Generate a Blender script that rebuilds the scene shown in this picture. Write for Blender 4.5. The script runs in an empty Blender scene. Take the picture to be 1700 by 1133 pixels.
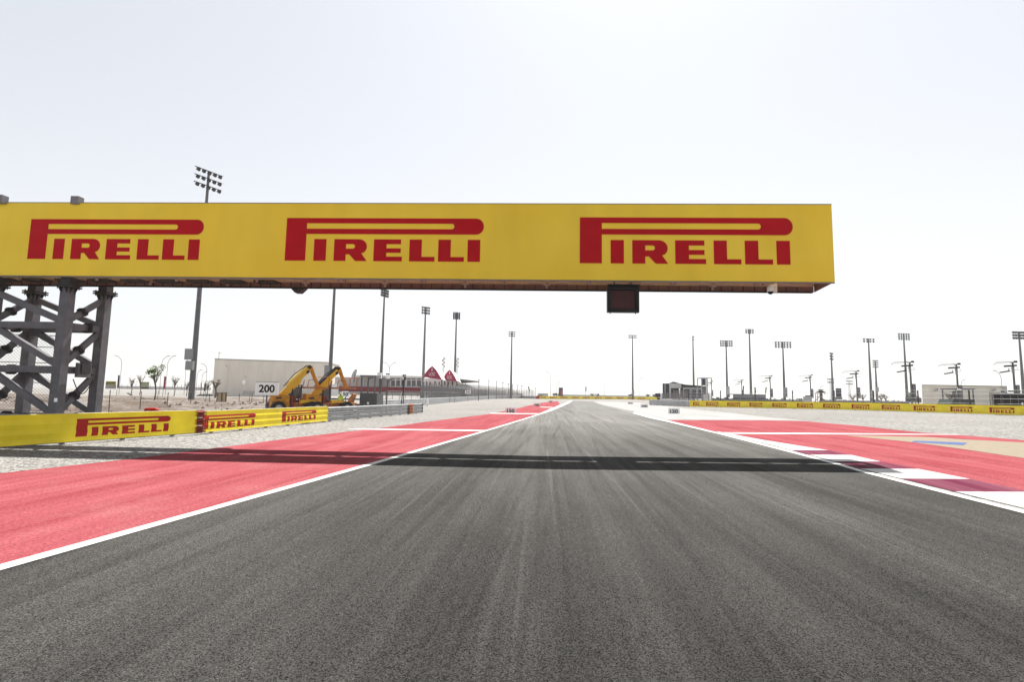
import bpy, bmesh, math, random
from mathutils import Vector, Matrix
random.seed(7)
C = bpy.context.scene.collection
SC = bpy.context.scene
# ---------------------------------------------------------------- camera
F, H0 = 880.0, 1.9
PI_ = math.atan(89.5 / F); RO = math.radians(1.0)
cam = bpy.data.cameras.new('camera'); cam.lens = F / 1700 * 36; cam.sensor_width = 36
cam.clip_end = 6000; cam.clip_start = 0.05
co = bpy.data.objects.new('camera', cam); C.objects.link(co)
U0 = Vector((0, -math.sin(PI_), math.cos(PI_))); FW = Vector((0, math.cos(PI_), math.sin(PI_))); XA = Vector((1, 0, 0))
RT = XA * math.cos(RO) + U0 * math.sin(RO); UP = U0 * math.cos(RO) - XA * math.sin(RO)
m = Matrix((RT, UP, -FW)).transposed().to_4x4(); m.translation = Vector((0, 0, H0))
co.matrix_world = m
SC.camera = co
# ---------------------------------------------------------------- world and sun
SUN = Vector((.15, .528, 1)).normalized()
EL = math.asin(SUN.z); AZ = math.atan2(SUN.x, SUN.y)
w = bpy.data.worlds.new('World'); SC.world = w; w.use_nodes = True
nt = w.node_tree; bg = nt.nodes['Background']
sky = nt.nodes.new('ShaderNodeTexSky'); sky.sky_type = 'NISHITA'; sky.sun_disc = False
sky.sun_elevation = EL; sky.sun_rotation = AZ
sky.air_density = 1.0; sky.dust_density = 1.2; sky.ozone_density = 1.0
hs = nt.nodes.new('ShaderNodeHueSaturation'); hs.inputs['Saturation'].default_value = .36
tcw = nt.nodes.new('ShaderNodeTexCoord'); spx = nt.nodes.new('ShaderNodeSeparateXYZ'); nt.links.new(tcw.outputs['Generated'], spx.inputs[0])
cr = nt.nodes.new('ShaderNodeValToRGB'); cr.color_ramp.elements[0].position = .22; cr.color_ramp.elements[0].color = (1, 1, 1, 1)
cr.color_ramp.elements[1].position = .95; cr.color_ramp.elements[1].color = (.07, .075, .09, 1)
e_ = cr.color_ramp.elements.new(.63); e_.color = (.965, .98, 1.0, 1); e2_ = cr.color_ramp.elements.new(.74); e2_.color = (.26, .28, .32, 1)
nt.links.new(spx.outputs['Z'], cr.inputs[0]); mxw = nt.nodes.new('ShaderNodeVectorMath'); mxw.operation = 'MULTIPLY'
nt.links.new(sky.outputs[0], hs.inputs['Color']); gmw = nt.nodes.new('ShaderNodeGamma'); gmw.inputs[1].default_value = .5; nt.links.new(hs.outputs[0], gmw.inputs[0]); scw = nt.nodes.new('ShaderNodeVectorMath'); scw.operation = 'SCALE'; scw.inputs['Scale'].default_value = 2.25; nt.links.new(gmw.outputs[0], scw.inputs[0]); nt.links.new(scw.outputs[0], mxw.inputs[0]); nt.links.new(cr.outputs[0], mxw.inputs[1]); nt.links.new(mxw.outputs[0], bg.inputs[0])
bg.inputs[1].default_value = 0.095
sl = bpy.data.lights.new('sun', 'SUN'); sl.energy = 5.0; sl.angle = math.radians(.5); sl.color = (1, .965, .91)
so = bpy.data.objects.new('sun', sl); C.objects.link(so)
so.rotation_euler = SUN.to_track_quat('Z', 'Y').to_euler(); so.location = (0, 0, 60)
SC.view_settings.view_transform = 'Standard'; SC.view_settings.look = 'None'
SC.view_settings.exposure = 0.9; SC.view_settings.gamma = 1
SC.render.engine = 'CYCLES'; SC.cycles.use_denoising = True
SC.cycles.max_bounces = 6; SC.cycles.volume_bounces = 1

# ---------------------------------------------------------------- pixel <-> world (photograph is 1700 px wide)
def ray(px, py):
    u = (px - 850) / F; v = (566.5 - py) / F
    return FW + RT * u + UP * v
def W(px, py, Y):
    d = ray(px, py); return d * (Y / d.y) + Vector((0, 0, H0))
YB = [130, 150, 170, 190, 210]
def gz(x, y):
    return .011 * min(max(x - 1, 0), 49) + .35 * min(max((y - 130) / 80, 0), 1)
def G(px, py, dz=0):
    d = ray(px, py); z = 0
    for _ in range(25):
        t = (z - H0) / min(d.z, -1e-4); p = d * t; z += (gz(p.x, p.y) - z) * .7
    return Vector((p.x, p.y, gz(p.x, p.y) + dz))

# ---------------------------------------------------------------- materials
MATS = {}
def mat(name, col, rough=.6, metal=0, var=.12, scale=3.0, bump=0.0, detail=4, stretch=None, spec=.18, speck=None):
    if name in MATS: return MATS[name]
    M = bpy.data.materials.new(name); M.use_nodes = True; MATS[name] = M
    n = M.node_tree.nodes; l = M.node_tree.links; b = n['Principled BSDF']
    b.inputs['Roughness'].default_value = rough; b.inputs['Metallic'].default_value = metal
    b.inputs['Specular IOR Level'].default_value = spec
    tc = n.new('ShaderNodeTexCoord'); src = tc.outputs['Object']
    if stretch:
        mp = n.new('ShaderNodeMapping'); mp.inputs['Scale'].default_value = stretch; l.new(src, mp.inputs[0]); src = mp.outputs[0]
    nz = n.new('ShaderNodeTexNoise'); nz.inputs['Scale'].default_value = scale; nz.inputs['Detail'].default_value = detail
    l.new(src, nz.inputs['Vector'])
    mr = n.new('ShaderNodeMapRange'); mr.inputs[1].default_value = .3; mr.inputs[2].default_value = .7
    mr.inputs[3].default_value = 1 - var; mr.inputs[4].default_value = 1 + var; l.new(nz.outputs['Fac'], mr.inputs[0])
    mx = n.new('ShaderNodeVectorMath'); mx.operation = 'SCALE'; mx.inputs[0].default_value = col[:3]
    l.new(mr.outputs[0], mx.inputs['Scale']); l.new(mx.outputs[0], b.inputs['Base Color'])
    if bump:
        bp = n.new('ShaderNodeBump'); bp.inputs['Strength'].default_value = bump; bp.inputs['Distance'].default_value = .02
        l.new(nz.outputs['Fac'], bp.inputs['Height']); l.new(bp.outputs[0], b.inputs['Normal'])
    return M

class NT:
    """tiny node-graph helper"""
    def __init__(s, name, rough=.8, spec=.4):
        s.M = bpy.data.materials.new(name); s.M.use_nodes = True; MATS[name] = s.M
        s.n = s.M.node_tree.nodes; s.l = s.M.node_tree.links; s.b = s.n['Principled BSDF']
        s.b.inputs['Roughness'].default_value = rough; s.b.inputs['Specular IOR Level'].default_value = spec
        s.tc = s.n.new('ShaderNodeTexCoord').outputs['Object']
    def mapping(s, sc=(1, 1, 1), rot=0, loc=(0, 0, 0)):
        q = s.n.new('ShaderNodeMapping'); q.inputs['Scale'].default_value = sc; q.inputs['Rotation'].default_value = (0, 0, rot)
        q.inputs['Location'].default_value = loc; s.l.new(s.tc, q.inputs[0]); return q.outputs[0]
    def rotscale(s, rot, sc, loc=(0, 0, 0)):
        a = s.n.new('ShaderNodeMapping'); a.inputs['Rotation'].default_value = (0, 0, rot); s.l.new(s.tc, a.inputs[0])
        q = s.n.new('ShaderNodeMapping'); q.inputs['Scale'].default_value = sc; q.inputs['Location'].default_value = loc
        s.l.new(a.outputs[0], q.inputs[0]); return q.outputs[0]
    def noise(s, vec, scale, detail=3, rough=.5, dist=0):
        q = s.n.new('ShaderNodeTexNoise'); q.inputs['Scale'].default_value = scale; q.inputs['Detail'].default_value = detail
        q.inputs['Roughness'].default_value = rough; q.inputs['Distortion'].default_value = dist
        s.l.new(vec, q.inputs['Vector']); return q.outputs['Fac']
    def voro(s, vec, scale, what='Color'):
        q = s.n.new('ShaderNodeTexVoronoi'); q.inputs['Scale'].default_value = scale; s.l.new(vec, q.inputs['Vector'])
        return q.outputs[what]
    def rng(s, v, a, b, c, d):
        q = s.n.new('ShaderNodeMapRange')
        for i, x in enumerate((a, b, c, d)): q.inputs[i + 1].default_value = x
        s.l.new(v, q.inputs[0]); return q.outputs[0]
    def math(s, op, a, b):
        q = s.n.new('ShaderNodeMath'); q.operation = op
        for i, x in enumerate((a, b)):
            if isinstance(x, (int, float)): q.inputs[i].default_value = x
            else: s.l.new(x, q.inputs[i])
        return q.outputs[0]
    def mix(s, f, a, b):
        q = s.n.new('ShaderNodeMix'); q.data_type = 'RGBA'
        for i, x in ((0, f), (6, a), (7, b)):
            if isinstance(x, (int, float)): q.inputs[i].default_value = x
            elif isinstance(x, tuple): q.inputs[i].default_value = (*x, 1)
            else: s.l.new(x, q.inputs[i])
        return q.outputs[2]
    def scale(s, col, f):
        q = s.n.new('ShaderNodeVectorMath'); q.operation = 'SCALE'
        if isinstance(col, tuple): q.inputs[0].default_value = col
        else: s.l.new(col, q.inputs[0])
        s.l.new(f, q.inputs['Scale']); return q.outputs[0]
    def out(s, col, bump=None, bs=.3, bd=.01):
        s.l.new(col, s.b.inputs['Base Color'])
        if bump is not None:
            q = s.n.new('ShaderNodeBump'); q.inputs['Strength'].default_value = bs; q.inputs['Distance'].default_value = bd
            s.l.new(bump, q.inputs['Height']); s.l.new(q.outputs[0], s.b.inputs['Normal'])
        return s.M

TR = math.radians(4.0)       # heading of the track, clockwise from +Y
def asphalt(name, c0, c1, grain=.42):
    t = NT(name, .9, 0)
    st1 = t.noise(t.rotscale(TR, (1, .02, 1)), 1.8, 5, .7)
    st2 = t.noise(t.rotscale(TR, (1, .012, 1), (7, 3, 0)), 4.5, 3, .6)
    big = t.noise(t.mapping((1, .35, 1)), .22, 4, .6)
    g = t.voro(t.mapping(), 115, 'Color'); gr = t.n.new('ShaderNodeSeparateColor'); t.l.new(g, gr.inputs[0])
    g2 = t.noise(t.mapping(), 85, 5, .9)
    f = t.math('ADD', t.math('MULTIPLY', t.rng(st1, .35, .65, 0, 1), .5), t.math('MULTIPLY', t.rng(st2, .35, .65, 0, 1), .2))
    f = t.math('ADD', f, t.math('MULTIPLY', t.rng(big, .35, .65, 0, 1), .3))
    col = t.mix(f, c0, c1)
    # pale scuffs running with the traffic
    sc_ = t.rng(t.noise(t.rotscale(TR - .02, (1, .01, 1), (31, 5, 0)), 6.5, 2, .5), .60, .72, 0, .30)
    col = t.mix(sc_, col, tuple(min(1, c * 1.5) for c in c1))
    dk = t.rng(t.noise(t.rotscale(TR + .05, (1, .012, 1), (3, 15, 0)), 3.7, 2, .5), .58, .70, 0, .3)
    col = t.mix(dk, col, tuple(c * .7 for c in c0))
    if name == 'track_asphalt':      # grazing-light brightening painted into the colour with distance, plus some dust
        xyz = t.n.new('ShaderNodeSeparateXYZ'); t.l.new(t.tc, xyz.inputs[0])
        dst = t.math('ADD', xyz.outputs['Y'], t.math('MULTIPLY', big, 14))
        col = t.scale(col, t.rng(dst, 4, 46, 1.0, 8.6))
    k = t.math('ADD', t.math('MULTIPLY', t.rng(gr.outputs[0], 0, 1, 1 - grain * 1.3, 1 + grain * 1.3), .55), t.math('MULTIPLY', t.rng(g2, .3, .7, 1 - grain * 2.2, 1 + grain * 2.4), .45))
    return t.out(t.scale(col, t.math('MAXIMUM', k, .15)), g2, .5, .004)
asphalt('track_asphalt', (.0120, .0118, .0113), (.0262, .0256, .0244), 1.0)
asphalt('pale_asphalt', (.15, .148, .14), (.22, .217, .21), .2)
t = NT('red_paint', .9, 0)
a = t.noise(t.rotscale(TR, (1, .06, 1)), 1.4, 5, .65); g = t.noise(t.mapping(), 22, 6, .92); g3 = t.noise(t.rotscale(TR + .03, (1, .03, 1), (3, 1, 0)), 5, 3)
col = t.mix(t.rng(a, .35, .65, 0, 1), (.24, .052, .062), (.315, .088, .100))
col = t.mix(t.rng(g3, .56, .7, 0, .5), col, (.34, .10, .11))
tm = t.noise(t.rotscale(TR + .10, (1, .008, 1), (11, 2, 0)), 4.2, 2, .5); col = t.mix(t.rng(tm, .60, .68, 0, .35), col, (.13, .035, .04))
du = t.noise(t.mapping((1, 1, 1), 0, (5, 5, 0)), .5, 5, .7); col = t.mix(t.rng(du, .5, .75, 0, .35), col, (.36, .17, .16))
t.out(t.scale(col, t.rng(g, .33, .67, .35, 1.7)), g, .5, .005)
t = NT('gravel', .95, 0)
v1 = t.voro(t.mapping(), 22, 'Color'); sp = t.n.new('ShaderNodeSeparateColor'); t.l.new(v1, sp.inputs[0])
vd = t.voro(t.mapping(), 22, 'Distance'); g = t.noise(t.mapping(), 4.5, 7, .93); big = t.noise(t.mapping(), .12, 4, .6)
col = t.mix(sp.outputs[0], (.20, .195, .183), (.45, .437, .415))
col = t.mix(t.rng(g, .42, .50, .95, 0), col, (.04, .037, .034))
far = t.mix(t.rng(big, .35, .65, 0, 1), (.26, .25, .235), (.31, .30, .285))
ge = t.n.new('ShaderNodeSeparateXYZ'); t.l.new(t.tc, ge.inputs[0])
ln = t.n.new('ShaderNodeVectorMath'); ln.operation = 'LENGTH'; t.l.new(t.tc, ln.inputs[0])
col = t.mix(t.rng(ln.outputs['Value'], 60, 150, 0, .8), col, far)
col = t.scale(col, t.rng(big, .3, .7, .9, 1.08))
t.out(col, vd, .9, .03)
t = NT('sand', .95, 0)
a = t.noise(t.mapping(), .3, 5, .6); g = t.noise(t.mapping(), 3.2, 5, .75); p = t.noise(t.mapping((1, 1, 1), 0, (9, 4, 0)), .09, 3, .5)
col = t.mix(t.rng(a, .38, .62, 0, 1), (.16, .13, .108), (.28, .252, .228))
col = t.mix(t.rng(p, .52, .62, 0, .6), col, (.14, .11, .09))
t.out(t.scale(col, t.rng(g, .34, .66, .55, 1.25)), g, 1, .12)
t = NT('kerb_maroon', .8, .03)
a = t.noise(t.rotscale(TR + .15, (1, .04, 1)), 3, 5, .6)
t.out(t.mix(t.rng(a, .35, .7, 0, 1), (.115, .016, .042), (.19, .065, .092)))
t = NT('kerb_white', .5, .4)
a = t.noise(t.rotscale(TR + .15, (1, .04, 1)), 2.5, 4, .6)
rb_ = t.noise(t.rotscale(TR + .12, (1, .01, 1), (2, 9, 0)), 7, 3, .6)
t.out(t.mix(t.rng(rb_, .56, .68, 0, .5), t.mix(t.rng(a, .4, .75, 0, 1), (.46, .455, .45), (.34, .33, .325)), (.16, .155, .15)))
t = NT('pale_runoff', .8, .2)
a = t.noise(t.mapping((1, .2, 1)), .5, 5, .65)
t.out(t.mix(t.rng(a, .35, .7, 0, 1), (.33, .325, .32), (.25, .245, .238)))
t = NT('line_paint', .55, .4)
a = t.noise(t.mapping(), 8, 5, .7)
t.out(t.mix(t.rng(a, .5, .75, 0, 1), (.60, .59, .565), (.38, .37, .35)))
mat('beige_paint', (.24, .20, .14), .8, var=.1, scale=6); mat('blue_paint', (.045, .085, .23), .7, var=.15, scale=8)
mat('vinyl_yellow', (.80, .58, .055), .42, var=.05, scale=1.2)
t = NT('banner_yellow', .5, .12)
a = t.noise(t.mapping((.5, 1, 1)), .5, 3, .5); sm = t.noise(t.mapping((1, 1, .25)), .9, 2, .5)
col = t.mix(t.rng(a, .35, .65, 0, 1), (.88, .60, .045), (.90, .645, .06))
t.out(t.scale(col, t.rng(sm, .3, .7, .95, 1.04)), a, .25, .08)
mat('barrier_yellow', (.86, .68, .03), .42, var=.12, scale=1.3)
mat('logo_red', (.46, .003, .010), .5, var=.06, scale=2, spec=.08)
mat('barrier_red', (.36, .012, .010), .5, var=.1, scale=3)
mat('rust_red', (.20, .04, .025), .6, var=.3, scale=6); mat('rust_orange', (.42, .16, .06), .7, var=.35, scale=7)
mat('galvanised', (.36, .37, .38), .42, .55, var=.22, scale=5, bump=.05)
mat('galvanised_far', (.42, .43, .44), .6, .2, var=.2, scale=2)
mat('grey_steel', (.125, .12, .13), .5, .1, var=.16, scale=4, bump=.04)
mat('grey_steel_light', (.19, .18, .19), .5, .1, var=.15, scale=4)
mat('dark_steel', (.045, .04, .042), .6, .1, var=.2, scale=8)
mat('brown_sheet', (.17, .09, .09), .6, 0, var=.2, scale=3); mat('truss_paint', (.33, .25, .245), .5, .1, var=.15, scale=5)
mat('pole_grey', (.13, .13, .135), .5, .3, var=.12, scale=2); mat('lamp_dark', (.05, .05, .054), .5, .3, var=.15, scale=4)
mat('lamp_grey', (.28, .28, .29), .45, .3, var=.12, scale=4)
mat('black_plastic', (.012, .011, .011), .45, var=.2, scale=5); mat('screen_dark', (.06, .012, .012), .25, var=.2, scale=2)
mat('white_plastic', (.75, .75, .74), .4, var=.05); mat('white_board', (.92, .92, .91), .5, var=.05, scale=5)
mat('grey_board', (.86, .85, .85), .5, var=.05, scale=5); mat('ink', (.006, .006, .007), .6, var=.1)
mat('warehouse_wall', (.74, .68, .60), .8, var=.06, scale=.5, stretch=(1, 1, .3)); mat('concrete', (.36, .35, .33), .85, var=.15, scale=2)
mat('white_wall', (.74, .73, .71), .7, var=.06, scale=.6); mat('light_wall', (.50, .49, .48), .7, var=.08, scale=.6)
mat('maroon_wall', (.19, .012, .022), .6, var=.15, scale=1); mat('maroon_cloth', (.33, .018, .065), .6, var=.1, scale=.5)
mat('glass_dark', (.05, .055, .065), .15, var=.15, scale=1, spec=.8)
mat('navy_panel', (.030, .030, .055), .4, var=.15, scale=.6); mat('purple_grey', (.17, .165, .23), .6, var=.1, scale=1)
mat('machine_yellow', (.70, .40, .03), .42, var=.12, scale=2.2); mat('machine_orange', (.52, .22, .02), .55, var=.25, scale=4)
mat('rubber', (.03, .028, .028), .8, var=.25, scale=6); mat('hood_grey', (.42, .40, .38), .5, var=.12, scale=3)
mat('beige_cloth', (.50, .40, .26), .8, var=.12, scale=2); mat('green_cloth', (.07, .085, .08), .8, var=.15, scale=2)
mat('tent_white', (.80, .79, .78), .6, var=.04, scale=.5); mat('hedge_green', (.05, .065, .045), .9, var=.4, scale=.8)
mat('leaf', (.12, .20, .04), .7, var=.3, scale=2); mat('leaf_dry', (.17, .165, .12), .8, var=.3, scale=2)
mat('bark', (.13, .10, .08), .9, var=.25, scale=6); mat('black_mesh', (.10, .103, .105), .8, var=.5, scale=9)
mat('hivis', (.52, .62, .06), .6, var=.1, scale=5); mat('trouser', (.06, .06, .075), .8, var=.2); mat('skin', (.35, .20, .13), .6, var=.05)
mat('grass_dry', (.13, .13, .095), .95, var=.35, scale=.5); mat('pale_green', (.40, .43, .30), .7, var=.1)
mat('boom_yellow', (.80, .58, .14), .45, var=.1); mat('stripe_yellow', (.62, .60, .08), .6, var=.05)

# ---------------------------------------------------------------- mesh builder
class MB:
    def __init__(s): s.v = []; s.f = []; s.sm = []
    def add(s, vs, fs, smooth=False):
        o = len(s.v); s.v += [Vector(p) for p in vs]; s.f += [tuple(i + o for i in f) for f in fs]; s.sm += [smooth] * len(fs); return s
    def box(s, c, d, rz=0, taper=1):
        c = Vector(c); r = Matrix.Rotation(rz, 3, 'Z'); vs = []
        for z in (-.5, .5):
            k = taper if z > 0 else 1
            for x, y in ((-.5, -.5), (.5, -.5), (.5, .5), (-.5, .5)): vs.append(c + r @ Vector((x * d[0] * k, y * d[1] * k, z * d[2])))
        return s.add(vs, [(3, 2, 1, 0), (4, 5, 6, 7), (0, 1, 5, 4), (1, 2, 6, 5), (2, 3, 7, 6), (3, 0, 4, 7)])
    def bar(s, p, q, w, h=None, up=(0, 0, 1), w2=None, h2=None):
        p, q = Vector(p), Vector(q); h = h or w; w2 = w2 or w; h2 = h2 or h
        d = (q - p).normalized(); u = Vector(up)
        if abs(d.dot(u)) > .98: u = Vector((0, 1, 0))
        x = d.cross(u).normalized(); y = x.cross(d).normalized(); vs = []
        for c, a, b in ((p, w, h), (q, w2, h2)):
            for i, j in ((-.5, -.5), (.5, -.5), (.5, .5), (-.5, .5)): vs.append(c + x * i * a + y * j * b)
        return s.add(vs, [(0, 1, 2, 3), (7, 6, 5, 4), (4, 5, 1, 0), (5, 6, 2, 1), (6, 7, 3, 2), (7, 4, 0, 3)])
    def tube(s, p, q, r, r2=None, n=8, cap=True):
        p, q = Vector(p), Vector(q); r2 = r if r2 is None else r2
        d = (q - p).normalized(); u = Vector((0, 0, 1)) if abs(d.z) < .95 else Vector((0, 1, 0))
        x = d.cross(u).normalized(); y = x.cross(d); vs = []
        for c, a in ((p, r), (q, r2)):
            for i in range(n):
                t = 2 * math.pi * i / n; vs.append(c + (x * math.cos(t) + y * math.sin(t)) * a)
        s.add(vs, [(i, (i + 1) % n, n + (i + 1) % n, n + i) for i in range(n)], n > 5)
        if cap: s.add(vs, [tuple(range(n))[::-1], tuple(range(n, 2 * n))])
        return s
    def path(s, pts, r, n=6):
        for i in range(len(pts) - 1): s.tube(pts[i], pts[i + 1], r if not isinstance(r, (list, tuple)) else r[i], None if not isinstance(r, (list, tuple)) else r[i + 1], n)
        return s
    def prism(s, poly, off):
        n = len(poly); off = Vector(off); vs = [Vector(p) for p in poly]; vs += [p + off for p in vs]
        return s.add(vs, [tuple(range(n))[::-1], tuple(range(n, 2 * n))] + [(i, (i + 1) % n, n + (i + 1) % n, n + i) for i in range(n)])
    def dome(s, c, r, n=10, m=5, sq=1, top=True):
        c = Vector(c); vs = []
        for j in range(m + 1):
            a = math.pi / 2 * j / m
            for i in range(n):
                t = 2 * math.pi * i / n; vs.append(c + Vector((r * math.cos(a) * math.cos(t), r * math.cos(a) * math.sin(t), (1 if top else -1) * r * sq * math.sin(a))))
        fs = [(j * n + i, j * n + (i + 1) % n, (j + 1) * n + (i + 1) % n, (j + 1) * n + i) for j in range(m) for i in range(n)]
        return s.add(vs, fs, True)
    def build(s, name, mt, parent=None, world=False, kind=None):
        me = bpy.data.meshes.new(name); vs = s.v
        if parent is not None and world:
            inv = pmat(parent).inverted(); vs = [inv @ p for p in vs]
        me.from_pydata(vs, [], s.f)
        for p, q in zip(me.polygons, s.sm): p.use_smooth = q
        me.update()
        return link(name, me, mt, parent, kind)
def pmat(o):
    M = Matrix.Translation(o.location) @ o.rotation_euler.to_matrix().to_4x4()
    return (pmat(o.parent) @ M) if o.parent else M
def link(name, me, mt, parent=None, kind=None):
    o = bpy.data.objects.new(name, me); C.objects.link(o)
    if mt: me.materials.append(MATS[mt] if isinstance(mt, str) else mt)
    if parent is not None: o.parent = parent
    if kind: o['kind'] = kind
    return o
def thing(name, label, cat, loc=(0, 0, 0), rz=0, group=None):
    o = bpy.data.objects.new(name, None); C.objects.link(o); o.location = loc; o.rotation_euler = (0, 0, rz)
    o.empty_display_size = .2
    o['label'] = label; o['category'] = cat
    if group: o['group'] = group
    return o
def dup(root, loc, rz, label, group=None):
    r = root.copy(); C.objects.link(r); r.location = loc; r.rotation_euler = (0, 0, rz); r['label'] = label
    if group: r['group'] = group
    for ch in list(root.children):
        c = ch.copy(); C.objects.link(c); c.parent = r
        for g in list(ch.children):
            d = g.copy(); C.objects.link(d); d.parent = c
    return r

# ---------------------------------------------------------------- ground and painted sheets
def frange(a, b, n): return [a + (b - a) * i / n for i in range(n + 1)]
xs = [-1500, -600, -200, -80, -30, 1, 20, 50, 90, 200, 600, 1500]
ys = [-60, 0, 60] + YB + [300, 500, 900, 1700]
g = MB(); vs = [(x, y, gz(x, y) - .004) for y in ys for x in xs]; n = len(xs)
g.add(vs, [(j * n + i, j * n + i + 1, (j + 1) * n + i + 1, (j + 1) * n + i) for j in range(len(ys) - 1) for i in range(n - 1)])
g.build('ground', 'gravel', kind='structure')
LV = .004
def sheet(name, poly, mt, lvl, pix=True, parent=None, kind='structure', cuts=(), crop=None):
    pts = [G(*p) if pix else Vector((p[0], p[1], 0)) for p in poly]
    bm = bmesh.new(); vs = [bm.verts.new((p.x, p.y, 0)) for p in pts]; bm.faces.new(vs).normal_update()
    bmesh.ops.triangulate(bm, faces=bm.faces[:])
    for yv in list(YB) + list(cuts):
        bmesh.ops.bisect_plane(bm, geom=bm.verts[:] + bm.edges[:] + bm.faces[:], plane_co=(0, yv, 0), plane_no=(0, 1, 0))
    for xv in (1, 50):
        bmesh.ops.bisect_plane(bm, geom=bm.verts[:] + bm.edges[:] + bm.faces[:], plane_co=(xv, 0, 0), plane_no=(1, 0, 0))
    if crop:
        bmesh.ops.bisect_plane(bm, geom=bm.verts[:] + bm.edges[:] + bm.faces[:], plane_co=(0, crop[0], 0), plane_no=(0, -1, 0), clear_outer=True)
        bmesh.ops.bisect_plane(bm, geom=bm.verts[:] + bm.edges[:] + bm.faces[:], plane_co=(0, crop[1], 0), plane_no=(0, 1, 0), clear_outer=True)
    for v in bm.verts: v.co.z = gz(v.co.x, v.co.y) + LV * lvl
    bmesh.ops.recalc_face_normals(bm, faces=bm.faces[:])
    for f in bm.faces:
        if f.normal.z < 0: f.normal_flip()
    me = bpy.data.meshes.new(name); bm.to_mesh(me); bm.free()
    return link(name, me, mt, parent, kind)
LO = [(-500, 1084), (-200, 1003), (0, 939.5), (340, 846), (620, 768.5), (803, 716), (893, 688.5), (912, 680), (930, 672.5), (947, 665.5)]
LI = [(-500, 1096), (-200, 1015), (0, 949.5), (340, 852.5), (620, 772.5), (803, 718.2), (893, 689.9), (915, 683), (935, 674.5), (951, 666)]
RI = [(1050, 686.5), (1078, 694.5), (1100, 699.3), (1190, 720.6), (1300, 749), (1390, 773), (1428, 784.5), (1560, 818.5), (1700, 854), (1900, 905), (2150, 969)]
ROt = [(1055, 684.5), (1085, 692.5), (1103, 697.2), (1190, 718.6), (1300, 746), (1390, 769.7), (1428, 781), (1560, 814), (1700, 848.8), (1900, 898), (2150, 960)]
KI = [(1191, 717.6), (1300, 744.6), (1390, 768), (1428, 779), (1560, 811), (1700, 845), (1900, 893.5), (2150, 954)]
KO = [(1191, 717), (1266, 731), (1372, 748), (1390, 751), (1461, 767), (1525, 779.6), (1609, 796), (1700, 815.5), (1900, 857), (2150, 909)]
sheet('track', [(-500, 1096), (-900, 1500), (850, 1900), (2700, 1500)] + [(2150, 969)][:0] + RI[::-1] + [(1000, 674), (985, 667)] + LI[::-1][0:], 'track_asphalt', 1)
sheet('new_asphalt', [(951, 667.3), (985, 667.3), (1000, 673), (1050, 686.5), (1098, 698.6), (1080, 695), (1055, 692.3), (1027, 690.6), (1000, 690.3), (978, 688), (960, 683), (953, 676), (952, 670)], 'pale_asphalt', 2)
sheet('left_runoff', LO[::-1][1:] + [(-500, 900), (0, 786.7), (212, 763.4), (346, 746), (424, 736), (500, 726), (580, 717), (620, 713), (663, 707), (706, 701), (748, 696), (812, 688), (861, 678), (878, 674), (894, 670), (915, 667), (926, 666.2)], 'red_paint', 1)
sheet('right_runoff', ROt[2:4] + KO[:1] + KO[1:] + [(2150, 777), (1700, 731.5), (1600, 723.5), (1530, 718.6), (1480, 713.5), (1430, 708), (1370, 703), (1340, 700), (1270, 698.5), (1108, 698)], 'red_paint', 1)
sheet('right_concrete', [(1103, 696.5), (1108, 697.6), (1270, 698.1), (1345, 699.7), (1270, 692.5), (1190, 684), (1145, 679.5), (1110, 675.5), (1078, 671.8), (1060, 669), (985, 667.1), (1002, 673), (1060, 685)], 'pale_runoff', 1)
sheet('white_line', LO + LI[::-1], 'line_paint', 3)
sheet('white_line', ROt + RI[::-1], 'line_paint', 3)
sheet('white_line', [(590, 712.1), (813, 714.9), (808, 716.7), (576, 713.6)], 'line_paint', 2)
sheet('white_line', [(815, 686.1), (900, 687), (895, 688.2), (812, 687.2)], 'line_paint', 2)
sheet('white_line', [(898, 676), (918, 676.6), (916, 677.4), (896, 676.8)], 'line_paint', 2)
sheet('white_line', [(1186, 718.6), (1400, 720.1), (1592, 722), (1592, 722.7), (1400, 722.0), (1192, 720.8)], 'line_paint', 2.5)
sheet('beige_patch', [(1400, 723.4), (1540, 726.6), (1600, 730.4), (1700, 735.5), (2100, 760), (2100, 835), (1700, 761.5), (1600, 746.8), (1515, 735)], 'beige_paint', 2)
sheet('blue_strip', [(1518.5, 732.6), (1606, 736), (1600, 740.2), (1513, 735.0)], 'blue_paint', 3)
def kerbs():
    ypx = [(1191, 700), (1340, 748.3), (1370, 756), (1425, 767), (1470, 779.3), (1560, 796), (1620, 817.5), (1700, 846), (1800, 880), (1900, 925), (2000, 990), (2100, 1150)]
    yy = [G(*p).y for p in ypx]
    for i in range(len(yy) - 1):
        me = sheet('kerb', KI + KO[::-1], 'kerb_white' if i % 2 == 0 else 'kerb_maroon', 2, crop=(yy[i + 1], yy[i]))
        # a shallow real step: the kerb rises away from the track
kerbs()
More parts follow.
